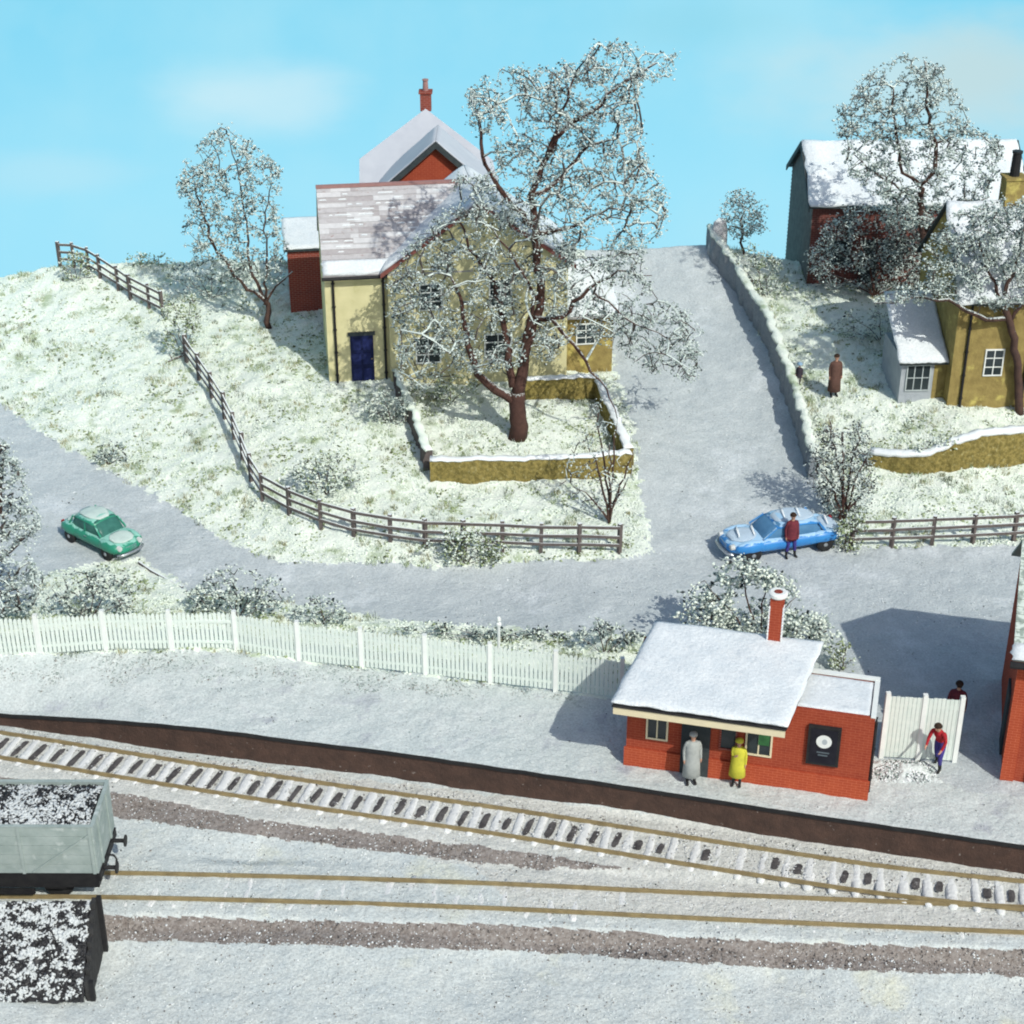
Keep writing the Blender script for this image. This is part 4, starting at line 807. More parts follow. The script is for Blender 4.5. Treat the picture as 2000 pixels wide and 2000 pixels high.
scatter('ballast_snow', H2, 26000, (33, 46), .36, lambda px, py, x, y: inpoly(px, py, [(-40, 1370), (0, 1372), (580, 1452), (966, 1512), (1401, 1580), (1932, 1655), (1990, 1665), (1990, 1712), (1932, 1708), (1316, 1640), (966, 1580), (700, 1545), (0, 1440), (-40, 1430)]) & (y < edgeY(x)-.1), (.02, .05), lambda a, b, n: RNG.choice(3, n, p=(.80, .14, .06)), ('sleeper', 'ballast', 'fl_d'), .6, .25)
def under_fence(px, py, x, y):
    yy = np.interp(px, [-60, 0, 200, 430, 700, 1000, 1170], [1242, 1240, 1229, 1227, 1264, 1302, 1320]); e = fbm(x, y, .7, 51)
    return (py > yy-4) & (py < yy+np.interp(px, [0, 350, 700, 1000], [50, 55, 40, 14])*(1+.8*e)) & (px < 1100) & (px > -60)
scatter('verge_grit', H1, 60000, (40, 50), .34, under_fence, (.015, .04), lambda a, b, n: RNG.choice(3, n, p=(.50, .36, .14)), ('plat', 'fl_g', 'ballast'), .6, .2)
# white post behind the fence, small stump etc
p = gp(941, 1246); m = MB(); m.lathe([(.05, -.2), (.05, 1.25), (.09, 1.28), (.09, 1.36), (.05, 1.4), (.08, 1.47), (.06, 1.56), (0.005, 1.6)], 12); o = m.build('marker_post', 'whitep'); o.location = p; tag(o, 'slim white post with a ball top behind the picket fence', 'post')
# ------------------------------------------------------------------ railway
def polyw(pxs, z): return [gl(a, b) for a, b in pxs]
def resample(P, st):
    L = [0]
    for a, b in zip(P, P[1:]): L.append(L[-1]+(b-a).length)
    n = int(L[-1]/st); out = []
    for i in range(n+1):
        d = i*st; out.append(Vector([float(np.interp(d, L, [p[k] for p in P])) for k in range(3)]))
    return out
def smooth(P, k=3):
    for _ in range(k): P = [P[0]]+[(P[i-1]+P[i]*2+P[i+1])/4 for i in range(1, len(P)-1)]+[P[-1]]
    return P
def track(cl_px, label, gauge, patches, group, zt=-.80, patch_mat='gap', pw=.20, pl=.62, sink=.125):
    C_ = [Vector(q) for q in cl_px[::2]]; c = C_[len(C_)//2].copy(); root = empty('railway_track', c, 0, label, 'track', group)
    rl = {s_: [] for s_ in (-1, 1)}
    for i, p in enumerate(C_):
        t = (C_[min(i+1, len(C_)-1)]-C_[max(i-1, 0)]).normalized(); n = Vector((-t.y, t.x, 0)).normalized()
        for s_ in (-1, 1): rl[s_].append(p+n*s_*gauge/2-c)
        z = p.z-sink-c.z-(.0 if proj(np.array(p))[0] < 1150 else .010); q = Vector((p.x-c.x, p.y-c.y, z)); M4 = Matrix.Translation(q) @ Matrix.Rotation(math.atan2(t.y, t.x)+random.uniform(-.02, .02), 4, 'Z')
        m = MB(); w = .135+random.uniform(-.02, .03); rings = []
        for k in range(9):
            v = -.76+1.52*k/8; e = .55 if k in (0, 8) else 1; a_ = random.uniform(-.012, .012)
            rings.append([M4 @ Vector((dx*w*e*(1+random.uniform(-.12, .12)), v, dz)) for dx, dz in ((-1, -.08), (-.9, .005+a_), (-.4, .03+a_), (.4, .03-a_), (.9, .005), (1, -.08))])
        m.loft(rings); m.build('sleeper', 'sleeper', root, smooth=True)
    for s_ in (-1, 1):
        m = MB()
        for a, b in zip(rl[s_], rl[s_][1:]): m.beam(a+Vector((0, 0, -.035)), b+Vector((0, 0, -.035)), .045, .06); m.beam(a+Vector((0, 0, -.085)), b+Vector((0, 0, -.085)), .10, .04)
        m.build('rail', 'rail', root)
    for i, (a, b) in enumerate(zip(C_, C_[1:])):
        mid = (a+b)/2; px, py = proj(np.array(mid)); f = patches(px)
        if random.random() > f[0]: continue
        t = (b-a).normalized(); T4 = Matrix.Translation(Vector((mid.x-c.x, mid.y-c.y, mid.z-.135-c.z))) @ Matrix.Rotation(math.atan2(t.y, t.x)-.10, 4, 'Z'); ln = pl*f[1]*random.uniform(.8, 1.2); wd = pw*random.uniform(.85, 1.15); off = f[2]+random.uniform(-.06, .06); n = 16
        sq = lambda v: math.copysign(abs(v)**.6, v); top = [T4 @ Vector((wd/2*sq(math.cos(2*math.pi*k/n))*random.uniform(.8, 1.15), off+ln/2*sq(math.sin(2*math.pi*k/n))*random.uniform(.88, 1.08), random.uniform(.03, .045))) for k in range(n)]
        pm = MB(); pm.add(top+[T4 @ Vector((0, off, .05))], [(k, (k+1) % n, n) for k in range(n)]); pm.build('bare_ballast', patch_mat, root)
    return root, C_
tr1, c1_ = track(LN1, 'railway track beside the platform with dark gaps showing between snowy sleepers', 1.14, lambda px: (1.0 if px < 1150 else .85, 1.3 if px < 600 else (1.05 if px < 1200 else .75), .0), 'railway tracks')
tr2, c2_ = track(LN2, 'snow buried siding track running out from under the grey coal wagon', .98, lambda px: (.0 if px < 1650 else .5, .5, .1), 'railway tracks', sink=.155)
# ------------------------------------------------------------------ coal wagon
def lumpy(m, x0, x1, y0, y1, f, nx=26, ny=14, amp=.05):
    o = len(m.v); sd = random.random()*9
    for j in range(ny+1):
        for i in range(nx+1):
            u, v = i/nx, j/ny; x = x0+(x1-x0)*u; y = y0+(y1-y0)*v; m.v.append((x, y, f(u, v)+amp*mnoise.noise((x*3+sd, y*3, 0))+amp*.7*mnoise.noise((x*8, y*8, sd))))
    for j in range(ny):
        for i in range(nx): q = o+j*(nx+1)+i; m.f.append((q, q+1, q+nx+2, q+nx+1)); m.m.append(0)
    return m
q0 = gl(212, 1665); q1 = Vector((q0.x-4, q0.y+.02, q0.z)); yw = math.atan2(q0.y-q1.y, q0.x-q1.x); L = 5.4; W = 1.95
wg = empty('coal_wagon', q0-(q0-q1).normalized()*(L/2), yw, 'grey open railway wagon loaded with snow dusted coal at the left edge', 'wagon')
Z0, Z1 = 1.12, 2.62; m = MB(); t = .07; hx = L/2-.02
k = 0
nb = 5; ph = (Z1-Z0)/nb
for j in range(nb):
    a, b = Z0+j*ph+.008, Z0+(j+1)*ph-.008
    m.box(-hx, hx, -W/2, -W/2+t, a, b); m.box(-hx, hx, W/2-t, W/2, a, b); m.box(-hx, -hx+t, -W/2+t+.001, W/2-t-.001, a, b); m.box(hx-t, hx, -W/2+t+.001, W/2-t-.001, a, b)
m.box(-hx+.01, hx-.01, -W/2+.01, W/2-.01, Z0+.01, Z0+.08)
for sx in (-1, 1): m.box(-hx+.02, hx-.02, sx*(W/2-t/2)-.02, sx*(W/2-t/2)+.02, Z0, Z1-.02)
m.box(-hx+.02, -hx+t-.02, -W/2+.03, W/2-.03, Z0, Z1-.02); m.box(hx-t+.02, hx-.02, -W/2+.03, W/2-.03, Z0, Z1-.02)
bd = m.build('body', 'wgrey', wg)
for xx in (-hx+.1, -.75, .75, hx-.1): MB().box(xx-.04, xx+.04, -W/2-.03, -W/2-.002, Z0, Z1-.01).build('strap', 'wgrey', bd); MB().box(xx-.04, xx+.04, W/2+.002, W/2+.03, Z0, Z1-.01).build('strap', 'wgrey', bd)
for yy in (-.5, .5): MB().box(hx+.002, hx+.04, yy-.05, yy+.05, Z0, Z1-.01).build('strap', 'wgrey', bd)
MB().beam((hx-1.7, -W/2-.018, Z0+.05), (hx-.12, -W/2-.018, Z1-.25), .03, .06).build('diagonal_strap', 'wgrey', bd)
MB().box(-hx-.01, hx+.01, -W/2-.025, -W/2+t+.01, Z1+.002, Z1+.03).box(-hx-.01, hx+.01, W/2-t-.01, W/2+.025, Z1+.002, Z1+.03).box(hx-t-.01, hx+.03, -W/2+t+.012, W/2-t-.012, Z1+.002, Z1+.03).build('top_rim', 'wgrey', bd)
lumpy(MB(), -hx+t, hx-t, -W/2+t, W/2-t, lambda u, v: Z1-.16+.20*math.sin(math.pi*v)**.6*math.sin(math.pi*min(1, u*1.02))**.3).build('coal_load', 'coal', wg)
P = np.c_[RNG.uniform(-hx+.12, hx-.12, 5200), RNG.uniform(-W/2+.1, W/2-.1, 5200), np.zeros(5200)]; v = (P[:, 1]+W/2)/W; P[:, 2] = Z1-.14+.20*np.sin(np.pi*v)**.6
nzz = fbm(P[:, 0], P[:, 1], 1.3, 2); mi = np.where(RNG.uniform(0, 1, 5200) < np.clip(.30+1.1*nzz+.7*(v-.5), .06, .9), 0, 1)
crumb_object('coal_lumps', P, RNG.uniform(.025, .075, 5200), mi, ('coal', 'coalsnow'), .8, wg)
m = MB(); m.box(-hx+.05, hx-.05, -.93, -.68, .62, 1.10); m.box(-hx+.05, hx-.05, .68, .80, .82, 1.10); m.box(hx-.05, hx+.03, -.95, .95, .84, 1.10); m.box(-hx-.03, -hx+.05, -.95, .95, .84, 1.10)
m.box(-.9, .9, -.90, -.82, .35, .5); m.box(-hx+.05, hx-.05, -W/2+.02, W/2-.02, 1.1005, 1.119)
for xx in (-1.45, 1.45): m.box(xx-.28, xx+.28, -.90, -.81, .55, .83); m.box(xx-.28, xx+.28, .81, .90, .55, .83)
m.build('underframe', 'black', wg)
for xx in (-1.45, 1.45):
    for yy in (-.52, .52):
        w_ = MB(); w_.tube([(xx, yy-.06, .40), (xx, yy+.06, .40)], .40, 22); w_.tube([(xx, yy-.10, .40), (xx, yy+.10, .40)], .12, 12); w_.build('wheel', 'black', wg)
    MB().tube([(xx, -.46, .40), (xx, .46, .40)], .06, 8).build('axle', 'black', wg)
for yy in (-.55, .55):
    m = MB(); m.tube([(hx+.03, yy, .97), (hx+.34, yy, .97)], .06, 10); m.tube([(hx+.34, yy, .97), (hx+.38, yy, .97)], .16, 14); m.build('buffer', 'black', wg)
m = MB(); m.tube([(hx+.03, 0, .95), (hx+.16, 0, .92), (hx+.22, 0, .80), (hx+.20, 0, .66)], .03, 6); m.build('coupling', 'black', wg)
# ------------------------------------------------------------------ coal bin in front
p = gl(196, 1792); cb = empty('coal_bin', p, math.radians(1), 'timber coal bin heaped with black coal and snow in the bottom left corner', 'coal bin')
L = 4.6; D = 1.75; HB = 1.72; m = MB()
for j in range(7):   # upright sleepers, lower towards the front
    hh = (HB+.02)-j*.20; m.box(-.11+random.uniform(-.006, .006), random.uniform(-.006, .006), -(j+1)*D/7+.012, -j*D/7, -.2, hh)
m.build('end_wall', mat('dark_sleeper_wood', (.06, .06, .06), (.035, .035, .035), 6, bump=.6), cb)
m = MB()
for j in range(6): m.box(-L, -.112, 0, .09, -.15+j*.285, -.15+j*.285+.268)
m.build('back_wall', 'fence', cb)
for yy in (-D+.05, -.02): MB().box(0.002, .12, yy-.06, yy+.06, -.3, HB+(.06 if yy > -1 else -1.2)).build('post', 'black', cb)
fz = lambda u, v: .02+(HB-.12)*(v**.62)
lumpy(MB(), -L, -.12, -D-.15, -.005, fz, 40, 30, .08).build('coal_heap', 'coal', cb)
n = 8500; u, v = RNG.uniform(0, 1, n), RNG.uniform(0, 1, n)**.9; P = np.c_[-L+(L-.15)*u, -D-.15+(D+.13)*v, .03+(HB-.12)*v**.62]
nzz = fbm(P[:, 0]*1.0, P[:, 1]+P[:, 2], 3.2, 6); mi = np.where(RNG.uniform(0, 1, n) < np.clip(.34+1.5*nzz, .05, .95), 0, 1)
crumb_object('coal_lumps', P, RNG.uniform(.03, .085, n), mi, ('coal', 'coalsnow'), .9, cb)
# ------------------------------------------------------------------ cars
def sring(x, w, zl, zh, e=2.6, n=20, flatb=.55):
    out = []
    for k in range(n):
        a = 2*math.pi*k/n; c, s_ = math.cos(a), math.sin(a)
        y = w*math.copysign(abs(c)**(2/e), c); z = (zl+zh)/2+(zh-zl)/2*math.copysign(abs(s_)**(2/e), s_); out.append(Vector((x, y, z)))
    return out
def car(px, heading, label, paint, snow_amt, snowcol, L=3.9, W=1.52, group='cars parked on the snowy roads', slats=0):
    p = gp(*px); root = empty('car', p, heading, label, 'car', group); f = L/3.9
    m = MB(); bs = [(-1.95, .42, .42, .60), (-1.88, .62, .34, .74), (-1.6, .72, .30, .84), (-1.1, .76, .27, .90), (-.4, .77, .25, .91), (.3, .77, .25, .91), (.9, .76, .26, .90), (1.35, .73, .28, .86), (1.72, .66, .32, .80), (1.90, .54, .38, .70), (1.97, .36, .44, .60)]
    m.loft([sring(x*f, w*W/1.54, zl, zh, 3.0) for x, w, zl, zh in bs])
    bd = m.build('body', paint, root, smooth=True)
    for sy in (-1, 1):   # wings over the wheels
        for x in (-1.22, 1.22):
            w_ = MB(); w_.loft([[Vector((x*f+dx, sy*(W/2-.16)+(.19*r)*math.cos(2*math.pi*k/14), .60+.27*r*math.sin(2*math.pi*k/14))) for k in range(14)] for dx, r in ((-.62, .15), (-.5, .62), (-.25, .95), (0, 1.05), (.25, .98), (.5, .7), (.64, .2))]); w_.build('wing', paint, bd, smooth=True)
    m = MB(); cs = [(-1.25, .52, .86), (-.95, .60, 1.22), (-.6, .62, 1.38), (0.0, .62, 1.42), (.35, .61, 1.36), (.62, .58, 1.16), (.88, .54, .88)]
    m.loft([sring(x*f, w*W/1.54, .62, zh, 4.0) for x, w, zh in cs]); m.build('windows', mat('frosted_car_glass', *([(.05, .17, .14), (.03, .11, .09)] if paint == 'green' else [(.10, .24, .40), (.07, .18, .32)]), 3, rough=.3), root, smooth=True)
    m = MB(); m.loft([[Vector((x*f, w*W/1.54*math.cos(a), z+h*math.sin(a)) ) for a in [math.pi*k/10 for k in range(11)]]+[Vector((x*f, w*W/1.54*math.cos(a)*.98, z-.03)) for a in [math.pi*(1-k/10) for k in range(11)]] for x, w, z, h in ((-1.18, .42, .98, .05), (-.98, .56, 1.20, .10), (-.6, .62, 1.27, .15), (-.2, .63, 1.28, .18), (.15, .62, 1.27, .16), (.42, .57, 1.22, .12))])
    rf = m.build('roof', paint, root, smooth=True)
    m = MB()
    for sy in (-1, 1):
        for xa, xb in ((.42, .86), (-.2, -.18), (-1.0, -1.22)): m.beam((xa*f, sy*(W/2-.20), 1.26), (xb*f, sy*(W/2-.13), .88), .06, .06)
    m.build('pillars', paint, root)
    sm = mat('car_snow', snowcol, tuple(v*.86 for v in snowcol), 4, bump=.5)
    def dome(x0, x1, w, z, h, nm, par):
        mm = MB(); R = []
        for i in range(9):
            u = i/8; x = (x0+(x1-x0)*u)*f; k = math.sin(math.pi*min(.97, max(.03, u)))**.35; R.append([Vector((x, w*k*math.cos(2*math.pi*j/16)*(1+.06*mnoise.noise((i*.9, j*.8, x0))), z(x/f)+h*k*math.sin(2*math.pi*j/16)*(1 if j < 8 else .2))) for j in range(16)])
        mm.loft(R); return mm.build(nm, sm, par, smooth=True)
    dome(-.98, .36, .50, lambda x: 1.43-.10*abs(x+.25), .05*snow_amt, 'roof_snow', rf)
    dome(.92, 1.80, .50, lambda x: .885-.10*(x-.92), .05*snow_amt, 'bonnet_snow', bd); dome(-1.80, -1.28, .48, lambda x: .86+.08*(x+1.28), .05*snow_amt, 'boot_snow', bd)
    for x in (-1.22, 1.22):
        for sy in (-1, 1):
            yy = sy*(W/2-.08); tmb = MB(); pr = [(.20, -.085), (.285, -.08), (.315, -.04), (.315, .04), (.285, .08), (.20, .085)]
            tmb.loft([[Vector((x*f+r*math.cos(2*math.pi*k/20), yy+d, .31+r*math.sin(2*math.pi*k/20))) for k in range(20)] for r, d in pr]);
            wo = MB().tube([(x*f, yy-.05*sy, .31), (x*f, yy+.04*sy, .31)], .19, 16).build('wheel', paint, root); tmb.build('tyre', 'black', wo, smooth=True)
            MB().tube([(x*f, yy+.0405*sy, .31), (x*f, yy+.095*sy, .31)], [.11, .07], 14).build('hubcap', 'chrome', wo)
    for sx, z in ((1.0, .40), (-1.0, .42)):
        MB().tube([(sx*1.86*f, -.66*W/1.54, z), (sx*2.02*f, -.45, z), (sx*2.06*f, 0, z), (sx*2.02*f, .45, z), (sx*1.86*f, .66*W/1.54, z)], .055, 8).build('bumper', 'chrome', root, smooth=True)
    for sy in (-1, 1):
        MB().tube([(1.80*f, sy*.50, .66), (1.93*f, sy*.50, .66)], [.12, .10], 14).build('headlight', 'lamp', root); MB().box(-1.93*f, -1.86*f, sy*.5-.06, sy*.5+.06, .58, .74).build('tail_light', 'tail', root)
    g_ = MB()
    for j in range(4): g_.tube([(1.955*f, -.26, .48+j*.055), (1.965*f, .26, .48+j*.055)], .012, 6)
    g_.build('grille', 'chrome', root)
    for sy in (-1, 1): MB().tube([(-.1*f, sy*(W/2+.01), .74), (.06*f, sy*(W/2+.015), .74)], .014, 6).build('door_handle', 'chrome', root)
    if slats:
        for j in range(7): sl_ = MB(); x = (-1.55+j*.5)*f; h = 1.45 if -.95 < x/f < .4 else .92; sl_.tube([(x-.1, -.48, h-.02), (x, -.2, h+.03), (x+.12, .3, h+.02)], [.02, .05, .02], 6); sl_.build('snow_streak', 'white', rf, smooth=True)
    return root
M['chrome'] = mat('dull_chrome', (.55, .57, .58), (.45, .47, .48), rough=.3, metal=.8); M['lamp'] = mat('headlamp_glass', (.6, .62, .6), rough=.2); M['tail'] = mat('tail_lamp_red', (.35, .02, .02), rough=.3)
M['green'] = mat('green_car_paint', (.03, .27, .17), (.025, .21, .13), 2, rough=.35, spec=.4, snow=.16, snowc=(.25, .52, .43), snow_noise=1.2)
M['blue'] = mat('blue_car_paint', (.04, .25, .58), (.03, .18, .48), 2, rough=.35, spec=.4, snow=.22, snowc=(.36, .56, .74), snow_noise=1.6)
gc = car((194, 1028), math.radians(-40), 'green rounded saloon car with snow on its bonnet on the left road', 'green', .9, (.58, .70, .64), L=3.75); gc.scale = (.86, .86, .86)
bc = car((1472, 1032), math.radians(197), 'blue saloon car streaked with snow at the foot of the steep road', 'blue', .8, (.52, .64, .74), L=4.3, slats=1); bc.scale = (1, 1, .88)
# kerb line by the green car
m = MB(); kp = [gp(a, b) for a, b in ((262, 1062), (285, 1078), (310, 1092), (345, 1110))]; 
for a, b in zip(kp, kp[1:]): m.beam(a-kp[1]+Vector((0, 0, .02)), b-kp[1]+Vector((0, 0, .02)), .07, .10)
o = m.build('kerb_edging', 'fence'); o.location = kp[1]; tag(o, 'short dark kerb edging in the snow below the green car', 'kerb')
# ------------------------------------------------------------------ people
SKIN = mat('skin', (.52, .30, .21), (.46, .26, .18), 5); 
def person(px, yaw, label, top, legs, hair, coat=None, h=1.74, J=None, hat=None, shoes='black', coat_len=.55, H=H1, bag=False, z=None):
    p = gp(*px) if z is None else Vector(atz(px[0], px[1], z)); root = empty('person', p, yaw, label, 'person'); s_ = h/1.74
    j = {'pel': (0, 0, .93, .135), 'wai': (0, 0, 1.10, .12), 'che': (0, .0, 1.30, .145), 'nek0': (0, 0, 1.46, .075), 'nek': (0, -.005, 1.52, .055), 'jaw': (0, -.02, 1.585, .075), 'head': (0, -.015, 1.65, .095), 'crn': (0, -.005, 1.705, .075)}
    for sd, n in ((-1, 'R'), (1, 'L')):
        j.update({'sh'+n: (sd*.18, 0, 1.41, .07), 'el'+n: (sd*.235, .03, 1.13, .05), 'wr'+n: (sd*.24, -.04, .90, .035), 'pa'+n: (sd*.24, -.05, .84, .036),
                  'hi'+n: (sd*.095, 0, .86, .10), 'kn'+n: (sd*.10, -.02, .49, .068), 'an'+n: (sd*.10, .02, .09, .048), 'to'+n: (sd*.12, -.15, .04, .04)})
    if J: 
        for k, v in J.items(): j[k] = (*v, j[k][3])
    E = [('pel', 'wai'), ('wai', 'che'), ('che', 'nek0'), ('nek0', 'nek'), ('nek', 'jaw'), ('jaw', 'head'), ('head', 'crn')]
    for n in 'RL': E += [('che', 'sh'+n), ('sh'+n, 'el'+n), ('el'+n, 'wr'+n), ('wr'+n, 'pa'+n), ('pel', 'hi'+n), ('hi'+n, 'kn'+n), ('kn'+n, 'an'+n), ('an'+n, 'to'+n)]
    reg = {}
    for k in j: reg[k] = 0 if k in ('nek', 'jaw', 'head', 'crn', 'paR', 'paL') else (3 if k[:2] in ('to', 'an') else (2 if k[:2] in ('hi', 'kn') or k == 'pel' else 1))
    for n, sd in (('R', -1), ('L', 1)):
        pa = Vector(j['pa'+n][:3]); wr = Vector(j['wr'+n][:3]); d = (pa-wr).normalized(); side = d.cross(Vector((sd, 0, 0)))
        side = Vector((0, -1, 0)) if side.length < .1 else side.normalized()
        for q, (o_, ln) in enumerate(((-.030, .060), (-.010, .072), (.010, .068), (.030, .052))):
            k1, k2 = 'f%s%da' % (n, q), 'f%s%db' % (n, q); a = pa+d*.035+side*o_; b = a+d*ln*.6; c = a+d*ln*.95+Vector((-sd*.02, 0, 0))
            j[k1] = (*b, .0095); j[k2] = (*c, .008); reg[k1] = reg[k2] = 0; E += [('pa'+n, k1), (k1, k2)]
        a = pa-d*.01-side*.045; j['t'+n] = (*(a+d*.03), .0105); reg['t'+n] = 0; E.append(('pa'+n, 't'+n))
    ks = list(j); me = bpy.data.meshes.new('body'); me.from_pydata([tuple(v*s_ for v in j[k][:3]) for k in ks], [(ks.index(a), ks.index(b)) for a, b in E], [])
    o = bpy.data.objects.new('body', me); COL.objects.link(o)
    sk_ = o.modifiers.new('skin', 'SKIN'); sk_.use_smooth_shade = True
    for i, k in enumerate(ks):
        v = me.skin_vertices[0].data[i]; r = j[k][3]*s_; v.radius = (r, r*(.78 if k in ('pel', 'wai', 'che') else 1)); v.use_root = (k == 'pel')
    o.modifiers.new('sub', 'SUBSURF').levels = 2; o.modifiers['sub'].render_levels = 2
    bpy.context.view_layer.update(); dg = bpy.context.evaluated_depsgraph_get(); me2 = bpy.data.meshes.new_from_object(o.evaluated_get(dg)); me2.name = 'body'
    bpy.data.objects.remove(o); o = bpy.data.objects.new('body', me2); COL.objects.link(o); o.parent = root
    me2.materials.clear()
    for m_ in (SKIN, M[top], M[legs], M[shoes]): me2.materials.append(m_)
    K = np.array([j[k][:3] for k in ks])*s_; rg = np.array([reg[k] for k in ks]); A_ = np.array([K[ks.index(a)] for a, b in E]); B_ = np.array([K[ks.index(b)] for a, b in E]); ea = [(reg[a], reg[b]) for a, b in E]
    mi = []
    for f in me2.polygons:
        c = np.array(f.center); ab = B_-A_; t = np.clip(((c-A_)*ab).sum(1)/(ab*ab).sum(1), 0, 1); d = np.linalg.norm(A_+ab*t[:, None]-c, axis=1); e = int(d.argmin()); mi.append(ea[e][0] if t[e] < .5 else ea[e][1])
    me2.polygons.foreach_set('material_index', mi); me2.polygons.foreach_set('use_smooth', [True]*len(mi))
    hd = Vector(j['head'][:3])*s_
    fa = MB()
    for sx in (-1, 1): fa.lathe([(0.002, -.01), (.012, 0), (.002, .01)], 8, (hd.x+sx*.032, hd.y-.088, hd.z+.005))
    fa.build('eyes', 'black', root)
    fa = MB(); fa.add([hd+Vector(v) for v in ((0, -.092, .01), (-.013, -.088, -.028), (.013, -.088, -.028), (0, -.122, -.024))], [(0, 1, 3), (0, 3, 2), (1, 2, 3), (0, 2, 1)]); fa.box(hd.x-.022, hd.x+.022, hd.y-.094, hd.y-.085, hd.z-.062, hd.z-.052)
    for sx in (-1, 1): fa.lathe([(0.003, -.03), (.014, -.01), (.014, .015), (0.003, .03)], 8, (hd.x+sx*.098, hd.y+.01, hd.z-.005))
    fa.build('face_features', SKIN, root)
    hm = MB(); R = []
    for i in range(7):
        a = math.pi/2*i/6; r = .112*math.cos(a)+.004; z = .02+.105*math.sin(a); R.append([hd+Vector((r*math.cos(2*math.pi*k/16), r*math.sin(2*math.pi*k/16)*1.05+.012, z+(-.06 if 2 < k < 7 and i == 0 else 0))) for k in range(16)])
    hm.loft(R); hm.build('hat' if hat else 'hair', hat or hair, root, smooth=True)
    if coat:
        top_ = Vector(j['che'][:3]); pl = Vector(j['pel'][:3]); R = []
        for z, rx, ry in ((1.47, .10, .09), (1.42, .185, .12), (1.30, .215, .15), (1.12, .20, .145), (.95, .215, .165), (.75, .235, .19), (.93-coat_len, .26, .215), (.93-coat_len-.01, .24, .195)):
            u = max(0, min(1, (1.30-z)/.37)); c = top_.lerp(pl, u); R.append([Vector(((c.x+rx*math.cos(2*math.pi*k/20)*(1+.03*math.sin(k*2.5))), c.y+ry*math.sin(2*math.pi*k/20), z))*s_ for k in range(20)])
        MB().loft(R).build('coat', coat, root, smooth=True)
    if bag:
        c = Vector(j['paR'][:3])*s_; MB().box(c.x-.05, c.x+.05, c.y-.16, c.y+.12, c.z-.36, c.z-.10).build('bag', bag, None); bo = COL.objects[-1]
    return root
for k, c, d in (('coatgrey', (.40, .42, .40), (.30, .32, .31)), ('coatyel', (.60, .56, .06), (.46, .44, .05)), ('red', (.42, .03, .035), (.30, .02, .03)), ('jeans', (.07, .06, .26), (.04, .035, .16)), ('maroon', (.17, .035, .045), (.11, .025, .035)), ('darkj', (.06, .05, .06), (.04, .035, .05)), ('purple', (.15, .09, .22), (.10, .06, .16)), ('whitec', (.62, .62, .58), (.5, .5, .48)), ('brownc', (.13, .07, .055), (.09, .05, .04)), ('hairb', (.05, .03, .02), (.03, .02, .015)), ('bluec', (.28, .42, .55), (.22, .34, .46)), ('legs_p', (.45, .30, .22), (.38, .25, .18))):
    M[k] = mat(k+'_cloth', c, d, 6)
person((1303, 1478), math.radians(8), 'person in a long pale grey coat standing under the canopy at the platform edge', 'coatgrey', 'darkj', 'coatgrey', coat='coatgrey', coat_len=.62, h=1.72)
person((1389, 1482), math.radians(-14), 'person in a bright yellow coat on the platform before the station', 'coatyel', 'legs_p', 'hairb', coat='coatyel', coat_len=.52, h=1.56, hat='coatyel', J={'elR': (-.16, -.08, 1.15), 'wrR': (-.10, -.18, 1.20), 'paR': (-.07, -.20, 1.23)})
person((1768, 1450), math.radians(-40), 'person in a red jumper and blue trousers leaning forward beside the white boarded fence', 'red', 'jeans', 'hairb', h=1.76,
       J={'che': (0, -.16, 1.26), 'wai': (0, -.06, 1.09), 'nek0': (0, -.24, 1.40), 'nek': (0, -.28, 1.455), 'jaw': (0, -.31, 1.51), 'head': (0, -.33, 1.575), 'crn': (0, -.335, 1.635), 'shR': (-.18, -.22, 1.36), 'shL': (.18, -.22, 1.36), 'elR': (-.23, -.30, 1.12), 'wrR': (-.2, -.46, .98), 'paR': (-.19, -.52, .95), 'elL': (.24, -.22, 1.10), 'wrL': (.22, -.36, .93), 'paL': (.21, -.41, .89), 'hiL': (.1, -.02, .86), 'knL': (.13, -.20, .50), 'anL': (.13, -.12, .09), 'toL': (.14, -.28, .04), 'knR': (-.12, .08, .48), 'anR': (-.14, .26, .10), 'toR': (-.15, .12, .04)})
person((1797, 1384), math.radians(160), 'person in a dark red jacket standing behind the white boarded fence', 'maroon', 'darkj', 'hairb', h=1.80, coat='maroon', coat_len=.12)
person((1490, 1052), math.radians(20), 'person in a maroon top with a white collar beside the blue car', 'maroon', 'jeans', 'hairb', h=1.72, coat='maroon', coat_len=.05, J={'knL': (.13, -.04, .49), 'anL': (.18, 0, .09), 'toL': (.2, -.16, .04), 'knR': (-.12, -.02, .49), 'anR': (-.15, .02, .09), 'toR': (-.17, -.14, .04)})
person((1572, 748), math.radians(10), 'person in a long brown coat standing alone in the snowy garden near the cottage', 'brownc', 'darkj', 'hairb', h=1.78, coat='brownc', coat_len=.68)
person((1506, 727), math.radians(-20), 'small child in dark clothes and a pale blue hat beside the road wall', 'darkj', 'darkj', 'bluec', h=.92, hat='bluec', coat='darkj', coat_len=.25)
